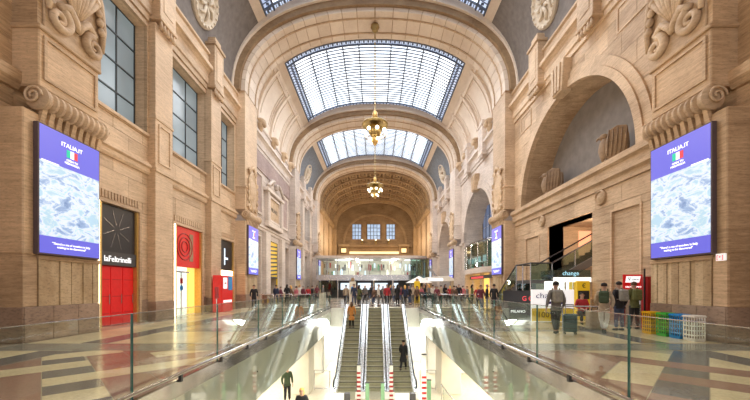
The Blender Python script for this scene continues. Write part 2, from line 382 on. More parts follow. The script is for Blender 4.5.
for (q0, q1, r0, r1, mm) in ((12.45, 13.4, -3, 6, 'floor_red'), (10.6, 11.5, -3, .86, 'floor_red'), (11.5, 12.45, -.02, .86, 'floor_grey'), (13.4, 14.2, -.02, .86, 'floor_grey'), (14.2, 16.5, -.02, .86, 'floor_grey'),
                             (9.2, 10.6, -.02, .86, 'floor_grey'), (7, 9.2, -.02, .86, 'floor_red'), (9.8, 12.45, .88, 1.86, 'floor_beige'), (13.4, 14.9, .88, 4, 'floor_beige'),
                             (8.4, 9.8, .88, 6, 'floor_red'), (11.5, 12.45, -3, -.04, 'floor_beige'), (13.4, 17, -3, -.04, 'floor_beige'), (7, 10.6, -3, -.04, 'floor_beige'),
                             (6.6, 8.4, .88, 2.4, 'floor_beige'), (9.8, 12.45, 1.9, 6, 'floor_red'), (5, 6.6, 0, 3, 'floor_red')):
    QR(s, q0, q1, r0, r1, mm, 0.006)
# far floor bands
for (ya, yb) in ((27.2, 28), (31, 31.8), (35, 35.8), (39.6, 40.4)):
    inlay([(-9.8, ya), (9.8, ya), (9.8, yb), (-9.8, yb)], 'floor_midgrey')

# ================================================================== lower concourse
MB().box((-12.6, -6, -4.3), (12.6, 34, -4.1)).build('floor_lower', 'lower_floor', kind='structure')['label'] = 'cream floor of the lower concourse seen through the opening'
lw = MB().box((-12.6, 34, -4.1), (12.6, 34.3, -1.6)).box((-12.6, -6, -4.1), (-12.3, 34, -1.6)).box((12.3, -6, -4.1), (12.6, 34, -1.6)).box((-12.6, -6.3, -4.1), (12.6, -6, -1.6)).build('wall_lower', 'cream_wall', kind='structure')
ew = MB().box((-VX, 25.62, -1.62), (VX, 25.9, -0.02)).box((-3.4, 25.3, -4.1), (-2.36, 25.6, -0.02)).box((2.36, 25.3, -4.1), (3.4, 25.6, -0.02)).build('wall_landing', 'white_panel', kind='structure')
for s in (-1, 1): MB().box((s*3.41, 22.3, -4.1), (s*3.6, 25.6, -1.6)).build('partition', 'white_panel', kind='structure')
ew['label'] = 'white wall under the upper landing at the head of the escalators'
for s in (-1, 1):
    MB().box((s*3.5, 17.6, -4.1), (s*4.55, 19.2, -1.6)).build('column', 'cream_wall', kind='structure', bevel=0.02)
    lamp('AREA', (s*6.0, 18.5, -1.7), 260, (1, .97, .88), (0, 0, 0), (3.5, 5), name='concourse_ceiling_light')
    MB().box((s*3.5, 22.0, -4.1), (s*12.2, 22.3, -1.6)).build('partition', 'white_panel', kind='structure', bevel=0.01)
    # deep glass fascia around the opening in panels with a steel band above
    f = thing('fascia', 'deep green glass fascia below the %s steel floor edge of the opening' % ('left-hand' if s < 0 else 'right-hand'), 'fascia', (s*3.36, 0, 0))
    y = 0.5
    while y < 25.2:
        y1 = min(y+2.55, 25.28)
        MB().box((s*3.36, y+0.006, -1.6), (s*3.40, y1-0.006, -0.27)).build('glass_panel', 'fascia_glass', f); y = y1
    MB().box((s*3.34, 0.45, -0.27), (s*3.418, 25.28, 0.02)).build('edge_band', 'steel_band', f, bevel=0.008)
    for i, yy in enumerate([1.8+2.55*k for k in range(9)]):
        MB().lathe([(0.02, 0), (0.02, 0.02)], (s*3.345, yy, -0.8), 8, axis='x').build('fixing', 'dark', f)
# thin rail on the white wall beside the escalators
for s in (-1, 1):
    r = thing('guard_rail', 'thin steel guard rail %s of the escalator foot' % ('left' if s < 0 else 'right'), 'railing', (s*2.9, 18.2, -4.1))
    MB().tube([(s*2.5, 18.4, -3.0), (s*3.35, 18.4, -3.0)], 0.02).build('top_rail', 'steel', r)
    MB().tube([(s*2.5, 18.4, -4.0), (s*3.35, 18.4, -4.0)], 0.02).build('bottom_rail', 'steel', r)
    MB().tube([(s*3.35, 18.4, -4.1), (s*3.35, 18.4, -3.0)], 0.022).build('post', 'steel', r)
    MB().tube([(s*2.5, 18.4, -4.1), (s*2.5, 18.4, -3.0)], 0.022).build('post', 'steel', r)

# ================================================================== glass balustrades of the opening
for s in (-1, 1):
    side = 'left' if s < 0 else 'right'
    bt = thing('glass_balustrade', 'long frameless glass balustrade with steel foot rail on the %s edge of the opening' % side, 'balustrade', (s*3.4, 0, 0))
    y = 2.15 if s < 0 else 1.95
    ys = [0.45]
    while y < 25: ys.append(y); y += 2.55
    ys.append(25.5)
    for a, b_ in zip(ys, ys[1:]):
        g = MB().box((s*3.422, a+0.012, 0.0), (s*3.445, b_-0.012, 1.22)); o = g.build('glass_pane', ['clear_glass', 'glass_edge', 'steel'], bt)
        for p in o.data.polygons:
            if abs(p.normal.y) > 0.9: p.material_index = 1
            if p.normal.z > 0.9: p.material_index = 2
        MB().box((s*3.418, a+0.012, 1.22), (s*3.449, b_-0.012, 1.229)).build('edge_highlight', 'steel', bt)  # bright strip added to imitate the highlight along the glass edge
    # low handrail on brackets
    MB().tube([(s*3.31, 0.45, 0.13), (s*3.31, 25.4, 0.13)], 0.028, 10).build('foot_rail', 'steel', bt, smooth=True)
    for k in range(17):
        yy = 1.2+1.5*k
        MB().box((s*3.30, yy-0.03, -0.02), (s*3.35, yy+0.03, 0.115)).build('bracket', 'dark_grey', bt)
bt = thing('glass_balustrade', 'short glass balustrade across the near end of the opening at the viewer', 'balustrade', (0, 0.42, 0))
for k in range(3): MB().box((-3.4+2.27*k, 0.41, 0), (-3.4+2.27*k+2.25, 0.43, 1.05)).build('glass_pane', 'clear_glass', bt)
# framed glass barriers on the far landing
for s in (-1, 1):
    x = 3.55; i = 0
    while x < 9.3:
        nm = ('next to the escalator head', 'second from the escalators', 'third from the escalators', 'nearest the wall')[min(i, 3)]
        gb = thing('glass_barrier', 'steel framed glass barrier on the landing, %s side, %s' % ('left' if s < 0 else 'right', nm), 'barrier', (s*(x+0.7), 26.3, 0), group='framed glass barriers on the landing')
        MB().tube([(s*x, 26.3, 0.01), (s*x, 26.3, 0.9), (s*(x+.12), 26.3, 1.02), (s*(x+1.25), 26.3, 1.02), (s*(x+1.37), 26.3, 0.9), (s*(x+1.37), 26.3, 0.01)], 0.03, 8).build('frame', 'steel', gb, smooth=True)
        MB().box((s*(x+.06), 26.29, 0.12), (s*(x+1.31), 26.31, 0.96)).build('glass_pane', 'clear_glass', gb)
        x += 1.48; i += 1

# ================================================================== escalators
def escalator(cx, label, first=None):
    if first:
        e = copy_tree(first); e.location.x = cx; e['label'] = label; return e
    e = thing('escalator', label, 'escalator', (cx, 18.2, -4.1), group='escalators to the lower concourse')
    y0, y1, z0 = 18.2, 25.3, -4.1; n = 20; dy = (y1-y0)/n; dz = 4.1/n; W = 0.49
    for k in range(n):
        a = y0+k*dy; z = z0+(k+1)*dz
        m_ = MB().box((cx-W, a, z-dz), (cx+W, a+dy+0.02, z-0.008)).box((cx-W, a-0.006, z-0.04), (cx+W, a+0.03, z), 1)
        for g in range(9):
            gx = cx-W+0.06+g*0.107; m_.box((gx, a-0.008, z-dz+.01), (gx+0.05, a, z-0.045), 0)
        m_.build('step', ['step_metal', 'step_edge'], e)
    MB().box((cx-W, 16.9, z0), (cx+W, y0, z0+0.02)).build('landing_plate', 'step_metal', e)
    MB().box((cx-W, y1, -0.02), (cx+W, 26.6, 0.012)).build('landing_plate', 'step_metal', e)
    def prof(h, ya=17.2, yb=26.2):
        return [(ya, z0+h), (y0-0.1, z0+h), (y1-0.05, h), (yb, h)]
    for s in (-1, 1):
        x0, x1 = cx+s*0.50, cx+s*0.745
        p = prof(0.28)+[(26.2, 0.0), (25.6, -0.6), (18.6, z0-0.0), (17.0, z0)]
        MB().prism(p, x0, x1, 'x').build('side_panel', 'white_panel', e)
        q = prof(0.30); MB().prism(q+[(a, b-0.03) for a, b in q[::-1]], cx+s*0.505, cx+s*0.74, 'x').build('deck_plate', 'steel', e)
        q = prof(0.82); lo = prof(0.29)
        MB().prism(q+lo[::-1], cx+s*0.60, cx+s*0.615, 'x').build('glass_side', 'clear_glass', e)
        path = [(cx+s*0.607, 17.25, z0+0.42), (cx+s*0.607, 17.02, z0+0.62), (cx+s*0.607, 17.12, z0+0.82), (cx+s*0.607, 17.35, z0+0.9)]
        path += [(cx+s*0.607, y0-0.1, z0+0.9), (cx+s*0.607, y1-0.05, 0.9), (cx+s*0.607, 26.1, 0.9), (cx+s*0.607, 26.35, 0.8), (cx+s*0.607, 26.4, 0.6), (cx+s*0.607, 26.2, 0.42)]
        MB().tube(path, 0.04, 8).build('handrail', 'rubber_black', e, smooth=True)
        MB().tube([(cx+s*0.607, a, b) for a, b in prof(0.83)], 0.022, 6).build('handrail_guide', 'steel', e)
    return e
esc = escalator(-1.52, 'left escalator of the three, carrying a woman in an orange coat')
escalator(0, 'middle escalator of the three, empty brass-toned steps', esc); escalator(1.52, 'right escalator of the three, carrying a person in black', esc)

# ================================================================== walls
def rects(y0, y1, z0, z1, holes, zcuts=()):
    """horizontal strips of the rectangle minus the rectangular holes"""
    zs = sorted({z0, z1} | {h for o in holes for h in o[2:4] if z0 < h < z1} | {z for z in zcuts if z0 < z < z1})
    for a, b in zip(zs, zs[1:]):
        segs = [(y0, y1)]
        for (h0, h1, k0, k1) in holes:
            if k0 < b-1e-6 and k1 > a+1e-6:
                segs = [t for sgm in segs for t in ((sgm[0], min(sgm[1], h0)), (max(sgm[0], h1), sgm[1])) if t[1]-t[0] > 1e-4]
        for c, d in segs: yield c, d, a, b
def backing(mb, s, y0, y1, z0, z1, holes, xf, xb):
    for c, d, a, b in rects(y0, y1, z0, z1, holes): mb.box((s*xf, c, a), (s*xb, d, b))
def blocks(s, y0, y1, z0, z1, holes, xf, mat, parent, h=0.9, L=1.75, arch=None, joined=False, gap=0.008):
    zc = [z0+h*k for k in range(1, int((z1-z0)/h)+1)]; zc = [z for z in zc if all(abs(z-q) > 0.25 for o in holes for q in o[2:4])]
    J = MB()
    for r, (c, d, a, b) in enumerate(rects(y0, y1, z0, z1, holes, zc)):
        n = max(1, round((d-c)/L)); off = 0.5 if int(round((a-z0)/h)) % 2 and n > 1 else 0
        cuts = [c]+[c+(d-c)*(k-off)/n for k in range(1, n+1) if c+0.3 < c+(d-c)*(k-off)/n < d-0.3]+[d]
        for p, q in zip(cuts, cuts[1:]):
            x = xf-random.uniform(0, 0.012); g = gap
            pts = None
            if arch:
                ay, az, R = arch
                def cz(y): return az+math.sqrt(max(R*R-(y-ay)**2, 0)) if abs(y-ay) < R else -99
                ys = [p+g+(q-p-2*g)*i/6 for i in range(7)]; low = [max(a+g, cz(y)) for y in ys]
                if a >= az-0.01 and max(cz(y) for y in ys) > a+g:
                    keep = [(y, l) for y, l in zip(ys, low) if l < b-g-0.02]
                    if len(keep) < 2: continue
                    pts = keep+[(keep[-1][0], b-g), (keep[0][0], b-g)]
            mb = J if joined else MB()
            if pts: mb.prism(pts, s*x, s*(xf+0.12), 'x')
            else: mb.box((s*x, p+g, a+g), (s*(xf+0.12), q-g, b-g))
            if not joined: mb.build('stone_block', mat, parent)
    if joined: J.build('stone_courses', mat, parent, kind='stuff')
def moulding(s, prof, y0, y1, name, mat, parent):
    """prof: list of (x_out, z) profile points, closed against the wall"""
    return MB().prism([(s*p[0], p[1]) for p in prof], y0, y1, 'y').build(name, mat, parent)
def cornice(s, y0, y1, parent, mat):
    moulding(s, [(11, 14.2), (10.70, 14.2), (10.70, 14.5), (10.62, 14.55), (10.62, 14.95), (11, 14.95)], y0, y1, 'architrave', mat, parent)
    moulding(s, [(11, 15.0), (10.66, 15.0), (10.60, 15.2), (10.45, 15.35), (10.32, 15.4), (10.32, 15.62), (10.5, 15.7), (11, 15.7)], y0, y1, 'cornice', mat, parent)
    moulding(s, [(11.2, 15.7), (10.62, 15.7), (10.62, 16.35), (10.5, 16.42), (10.5, 16.55), (11.2, 16.6)], y0, y1, 'attic_band', mat, parent)
def string_course(s, y0, y1, parent, mat, z=6.9):
    moulding(s, [(11, z), (10.72, z), (10.66, z+.1), (10.66, z+.28), (10.56, z+.34), (10.56, z+.46), (10.72, z+.52), (10.72, z+.62), (11, z+.62)], y0, y1, 'string_course', mat, parent)
def console(s, y, parent, mat, z0=14.0, wd=1.25):
    """stepped corbel with five hanging drops, breaking through the cornice"""
    c = MB().box((s*10.95, y-wd/2, 14.5), (s*10.22, y+wd/2, 17.1)).box((s*10.95, y-wd/2-.08, 17.1), (s*10.12, y+wd/2+.08, 17.28)).box((s*10.9, y-wd*.33, 17.28), (s*10.3, y+wd*.33, 17.75))
    c.box((s*10.95, y-wd/2-.05, 14.35), (s*10.16, y+wd/2+.05, 14.52))
    o = c.build('corbel', mat, parent, bevel=0.02)
    for k in range(5):
        yy = y-wd/2+0.12+k*(wd-.24)/4
        MB().lathe([(0.05, 0.4), (0.09, 0.15), (0.11, 0.0), (0.03, -0.03)], (s*10.26, yy, z0-0.02), 7).build('stone_drop', mat, o, smooth=True)
    MB().box((s*10.235, y-wd*.3, 14.9), (s*10.19, y+wd*.3, 16.8)).build('raised_panel', mat, o, bevel=0.01)

wallL = thing('wall_left', 'left travertine wall of the hall with shop doors, tall windows and pilasters', kind='structure')
wallR = thing('wall_right', 'right travertine wall of the hall with great arches and ledges', kind='structure')
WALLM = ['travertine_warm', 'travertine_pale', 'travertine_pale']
NW = [0]
def window(s, yc, z0, z1, wd, parent=None, bars=(3, 4)):
    NW[0] += 1
    wn = thing('window_%d' % NW[0], 'tall left-wall window of pale blue panes in black bars, number %d from the viewer' % NW[0], kind='structure', loc=(s*11.35, yc, z0))
    X = s*11.35
    nx, nz = bars
    for i in range(nx):
        for j in range(nz):
            a = yc-wd/2+wd*i/nx; b = z0+(z1-z0)*j/nz
            MB().box((X, a+.02, b+.02), (X+s*0.02, a+wd/nx-.02, b+(z1-z0)/nz-.02)).build('pane', 'window_pane', wn)
    for i in range(nx+1):
        a = yc-wd/2+wd*i/nx; t = 0.05 if i in (0, nx) else 0.028
        MB().box((X-s*.04, a-t, z0), (X+s*.05, a+t, z1)).build('window_bar', 'window_bar', wn)
    for j in range(nz+1):
        a = z0+(z1-z0)*j/nz; MB().box((X-s*.045, yc-wd/2, a-.03), (X+s*.05, yc+wd/2, a+.03)).build('window_bar', 'window_bar', wn)
def frame_rect(s, y0, y1, z0, z1, t, d, name, mat, parent, xf=WX, bottom=True):
    m_ = MB().box((s*(xf-d), y0-t, z0-(t if bottom else 0)), (s*(xf+.1), y0, z1+t)).box((s*(xf-d), y1, z0-(t if bottom else 0)), (s*(xf+.1), y1+t, z1+t)).box((s*(xf-d), y0, z1), (s*(xf+.1), y1, z1+t))
    if bottom: m_.box((s*(xf-d), y0, z0-t), (s*(xf+.1), y1, z0))
    return m_.build(name, mat, parent)
def pilaster(s, y, parent, mat, wd=1.5, top=14.2):
    p = MB().box((s*11, y-wd/2, 0.9), (s*10.42, y+wd/2, top)).build('pilaster', mat, parent, bevel=0.015)
    MB().box((s*11, y-wd/2-.06, 0), (s*10.36, y+wd/2+.06, 0.9)).build('plinth', 'granite_base', p, bevel=0.015)
    if top < 10: return
    MB().box((s*10.9, y-wd/2-.04, 7.1), (s*10.36, y+wd/2+.04, 7.3)).build('band', mat, p, bevel=0.02)
    frame_rect(s, y-wd/2+.3, y+wd/2-.3, 7.65, 9.35, 0.09, 0.05, 'panel_frame', mat, p, xf=10.42)
    MB().box((s*10.9, y-wd/2-.04, 9.6), (s*10.38, y+wd/2+.04, 9.75)).build('band', mat, p, bevel=0.02)
DW, DH = 2.35, 5.0
DHB = (5.0, 6.35, 6.35)
DOORS = [(-4.85, 2.3), (0.4, 2.9), (5.35, 2.4)]
def wall_left_bay(i, wt):
    s, c = -1, BAYC[i]; y0, y1 = PY[i]+1.25, PY[i+1]-1.25; mat = WALLM[i]
    DH = DHB[i]
    doors = [c+a for a, _ in DOORS]; dws = [w_ for _, w_ in DOORS]
    holes = [(d-w_/2, d+w_/2, 0, DH) for d, w_ in zip(doors, dws)]
    wins = [(c-6.55, c-3.2), (c-1.6, c+2.3), (c+3.9, c+6.55)]
    if wt == 'window': holes += [(a_, b_, 8.85, 13.9) for a_, b_ in wins]
    b = MB(); backing(b, s, y0, y1, 0, WTOP, holes, WX+.1, WX+1.2)
    b.box((s*(WX+1.2), y0, 0), (s*(WX+1.4), y1, WTOP)); b.build('wall_core', mat, wallL)
    blocks(s, y0, y1, 1.0, 14.2, holes, WX, mat, wallL, joined=(i > 0))
    # low granite course
    for c_, d_, a_, b_ in rects(y0, y1, 0, 1.0, [(h[0], h[1], 0, 1.1) for h in holes[:3]]):
        n = max(1, round((d_-c_)/1.0))
        for k in range(n): MB().box((s*(WX-.05), c_+(d_-c_)*k/n+.006, 0), (s*(WX+.12), c_+(d_-c_)*(k+1)/n-.006, .99)).build('base_slab', 'granite_base', wallL)
    string_course(s, y0, y1, wallL, mat); cornice(s, y0, y1, wallL, mat)
    for y in (c-2.42, c+2.98):
        pilaster(s, y, wallL, mat, 1.35, 14.2 if wt == 'window' else 6.9)
        if wt == 'window': console(s, y, wallL, mat)
    for k, (d, DW) in enumerate(zip(doors, dws)):
        # stone surround and fluted lintel strip above each shop opening
        frame_rect(s, d-DW/2, d+DW/2, 0, DH, 0.14, 0.06, 'door_surround', mat, wallL, bottom=False)
        lt = MB().box((s*10.78, d-DW/2, DH+.16), (s*10.9, d+DW/2, DH+.5)).build('lintel', mat, wallL)
        fm = MB()
        for q in range(14): fm.box((s*10.74, d-DW/2+q*DW/14+.03, DH+.18), (s*10.79, d-DW/2+(q+1)*DW/14-.03, DH+.48))
        fm.build('fluting', mat, lt, kind='stuff')
    if wt == 'window':
        for a_, b_ in wins:
            frame_rect(s, a_, b_, 8.85, 13.9, 0.2, 0.05, 'window_surround', mat, wallL)
            MB().box((s*11.3, a_-.1, 8.7), (s*10.68, b_+.1, 8.85)).build('sill', mat, wallL, bevel=.02)
            window(s, (a_+b_)/2, 8.85, 13.9, b_-a_)
    else:
        # aedicule: framed tablet with pilasters, broken scroll pediment; dark frieze above
        t = thing('aedicule'); t.parent = wallL
        MB().box((s*10.8, c-2.6, 7.6), (s*10.35, c+2.6, 8.1)).build('sill', mat, t, bevel=.03)
        MB().box((s*10.8, c-1.6, 8.4), (s*10.6, c+1.6, 10.6)).build('tablet', 'carved_stone', t, bevel=.03)
        frame_rect(s, c-1.6, c+1.6, 8.4, 10.6, 0.2, 0.32, 'tablet_frame', mat, t)
        text('inscription', 'MILANO', 0.6, (s*10.59, c, 9.5), RL, 'dark_grey', t)
        for q in (-1, 1):
            MB().box((s*10.8, c+q*2.0, 8.1), (s*10.4, c+q*2.5, 11)).build('pilaster', mat, t, bevel=.02)
            pth = [(s*10.35, c+q*(2.6-a*.13), 11.5+0.9*math.sin(a*.105)) for a in range(0, 15)]
            MB().tube(pth, 0.16, 7).build('scroll', mat, t, smooth=True)
            MB().lathe([(0.34, 0), (0.34, 0.3), (0.2, 0.38)], (s*10.75, c+q*.85, 12.3), 12, axis='x').build('volute', mat, t)
        MB().box((s*10.8, c-2.9, 11.0), (s*10.3, c+2.9, 11.35)).build('entablature', mat, t, bevel=.03)
        fz = MB().box((s*10.79, y0, 12.5), (s*10.7, y1, 14.15)).build('frieze', 'frieze_marble', wallL)
        for q in (-4.6, 4.6):
            frame_rect(s, c+q-.9, c+q+.9, 8.6, 12, 0.22, 0.14, 'panel_frame', mat, wallL)
            MB().box((s*10.79, c+q-.9, 8.6), (s*10.74, c+q+.9, 12)).build('niche_panel', 'frieze_marble', wallL)
wall_left_bay(0, 'window'); wall_left_bay(1, 'aedicule'); wall_left_bay(2, 'window')

def arch_bay(i, kind):
    s, c = 1, BAYC[i]; y0, y1 = PY[i]+1.25, PY[i+1]-1.25; mat = WALLM[i]
    R, ZL = (5.35, 7.3) if kind == 'lunette' else (4.9, 6.9) if kind == 'balcony' else (4.6, 6.9)
    b = MB(); D = 2.2 if kind == 'lunette' else 2.1
    n = 24
    # spandrel with the round arch cut out
    ys = [c-R*math.cos(PI*k/n) for k in range(n+1)]; zs = [ZL+R*math.sin(PI*k/n) for k in range(n+1)]
    xf, xb = WX+.1, WX+D
    for k in range(n):
        b.prism([(ys[k], zs[k]), (ys[k+1], zs[k+1]), (ys[k+1], WTOP), (ys[k], WTOP)], s*xf, s*xb, 'x')
    b.box((s*xf, y0, ZL), (s*xb, c-R, WTOP)).box((s*xf, c+R, ZL), (s*xb, y1, WTOP))
    if kind == 'lunette':
        oy0, oy1, oz = c-2.35, c+1.95, 5.35
        pn = [(c-5.35, c-3.75), (c+3.0, c+4.9)]
        backing(b, s, y0, y1, 0, ZL-.6, [(oy0, oy1, 0, oz)], WX+.1, WX+1.0)
        b.box((s*(xf+.3), y0, ZL-.6), (s*xb, y1, ZL-.01))
        blocks(s, y0, y1, 1.0, 6.2, [(oy0, oy1, 0, oz), (pn[0][0], pn[0][1], 1.0, 5.0), (pn[1][0], pn[1][1], 1.0, 5.0)], WX, mat, wallR, joined=False)
        blocks(s, y0, y1, ZL+.02, 14.2, [], WX, mat, wallR, arch=(c, ZL, R+.02), joined=False)
        for p in pn:
            MB().box((s*(WX+.1), p[0], 1.0), (s*(WX+.06), p[1], 5.0)).build('recessed_panel', mat, wallR)
            frame_rect(s, p[0], p[1], 1.0, 5.0, 0.1, 0.04, 'panel_frame', mat, wallR, bottom=False)
        for c_, d_, a_, b_ in rects(y0, y1, 0, 1.0, [(oy0, oy1, 0, 1.1)]):
            nn = max(1, round((d_-c_)/1.1))
            for k in range(nn): MB().box((s*(WX-.05), c_+(d_-c_)*k/nn+.006, 0), (s*(WX+.12), c_+(d_-c_)*(k+1)/nn-.006, .99)).build('base_slab', 'granite_base', wallR)
        # ledge and frieze with roundels
        moulding(s, [(11.2, 6.2), (10.7, 6.2), (10.7, 6.45), (10.55, 6.55), (10.55, 6.95), (10.4, 7.05), (10.4, 7.3), (11.3, 7.32), (13, 7.32), (13, 7.2), (11.3, 7.1)], y0+.2, y1-.2, 'ledge', mat, wallR)
        for yy in (c-3.05, c+2.55):
            o = MB().lathe([(0.36, 0), (0.36, -.1), (0.3, -.14), (0.26, -.08), (0.1, -.12), (0.02, -.16)], (s*10.79, yy, 5.85), 18, axis='x').build('roundel', 'carved_stone', wallR, smooth=0.6)
        # stair passage behind the opening
        st = MB().box((s*WX, oy1, 0), (s*15.5, oy1+.3, oz+.3)).box((s*WX, oy0-.3, 0), (s*15.5, oy0, oz+.3)).box((s*WX, oy0, oz), (s*15.5, oy1, oz+.3))
        st.build('stair_passage', mat, wallR)
        MB().box((s*15.5, oy0-.3, 0), (s*15.8, oy1+.3, oz+.3)).build('passage_end', 'travertine_warm', wallR)
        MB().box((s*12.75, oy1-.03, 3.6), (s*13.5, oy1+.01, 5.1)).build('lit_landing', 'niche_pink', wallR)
        lamp('POINT', (12.0, c-1.4, 4.7), 260, (1, .72, .5), rad=.2, name='stair_light')
        MB().prism([(c-R+.02+0*0, ZL+.02)]+[(c-(R-.01)*math.cos(PI*k/n), ZL+.02+(R-.01)*math.sin(PI*k/n)) for k in range(1, n)]+[(c+R-.02, ZL+.02)], s*(WX+1.7), s*(WX+2.0), 'x').build('tympanum', 'lunette_grey', wallR)
    else:
        backing(b, s, y0, y1, 0, ZL, [(c-R, c+R, 0, ZL)], WX+.1, WX+1.0)
        b.box((s*(WX+1), y0, 0), (s*xb, c-R, ZL)).box((s*(WX+1), c+R, 0), (s*xb, y1, ZL))
        blocks(s, y0, y1, 1.0, ZL, [(c-R, c+R, 0, ZL)], WX, mat, wallR, joined=True)
        blocks(s, y0, y1, ZL+.02, 14.2, [], WX, mat, wallR, arch=(c, ZL, R+.02), joined=True)
        MB().box((s*xb, y0, 0), (s*(xb+.3), y1, WTOP)).build('back_wall', 'travertine_pale', wallR)
        moulding(s, [(11, 6.6), (10.7, 6.6), (10.55, 6.75), (10.55, 6.95), (11, 7.0)], y0, c-R-.7, 'impost', mat, wallR)
        moulding(s, [(11, 6.6), (10.7, 6.6), (10.55, 6.75), (10.55, 6.95), (11, 7.0)], c+R+.7, y1, 'impost', mat, wallR)
    b.build('wall_core', mat, wallR)
    # archivolt: two stepped rings made of voussoirs
    NV = 17 if i == 0 else 13
    for k in range(NV):
        a0, a1 = PI*k/NV, PI*(k+1)/NV; pr = []
        m_ = MB()
        for (r0, r1, x0) in ((R-.02, R+.36, 10.62), (R+.36, R+.78, 10.70)):
            pts = [(c-r0*math.cos(a0+(a1-a0)*t/3), ZL+.02+r0*math.sin(a0+(a1-a0)*t/3)) for t in range(4)]+[(c-r1*math.cos(a1-(a1-a0)*t/3), ZL+.02+r1*math.sin(a1-(a1-a0)*t/3)) for t in range(4)]
            m_.prism(pts, s*x0, s*(WX+.15), 'x')
        m_.build('arch_stone', mat, wallR)
    cornice(s, y0, y1, wallR, mat)
    ks = MB().prism([(c-.45, ZL+R-.15), (c+.45, ZL+R-.15), (c+.7, ZL+R+1.55), (c-.7, ZL+R+1.55)], s*10.3, s*10.9, 'x').build('keystone', 'carved_stone', wallR, bevel=.03)
    for q in (-1, 0, 1): MB().prism([(c+q*.27-.09, ZL+R-.05), (c+q*.27+.09, ZL+R-.05), (c+q*.36+.12, ZL+R+1.4), (c+q*.36-.12, ZL+R+1.4)], s*10.22, s*10.32, 'x').build('flute', 'carved_stone', ks)
    for y in (c-2.65, c+2.65): console(s, y, wallR, mat)
    if i == 0:
        for y in (c-4.9, c+4.9):
            frame_rect(s, y-.75, y+.75, 12.9, 13.9, .08, .05, 'panel_frame', mat, wallR)
arch_bay(0, 'lunette'); arch_bay(1, 'balcony'); arch_bay(2, 'open')

# near walls in front of the first piers (seen only at the picture's edges)
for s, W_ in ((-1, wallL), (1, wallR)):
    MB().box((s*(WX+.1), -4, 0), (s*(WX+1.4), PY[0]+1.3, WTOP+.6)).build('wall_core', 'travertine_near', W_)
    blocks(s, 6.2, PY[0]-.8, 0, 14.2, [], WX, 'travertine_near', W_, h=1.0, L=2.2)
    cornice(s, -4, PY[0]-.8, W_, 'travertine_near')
    moulding(s, [(11, 7.5), (10.66, 7.5), (10.5, 7.7), (10.5, 8.0), (10.66, 8.1), (11, 8.1)], 0, PY[0]-.8, 'string_course', 'travertine_near', W_)

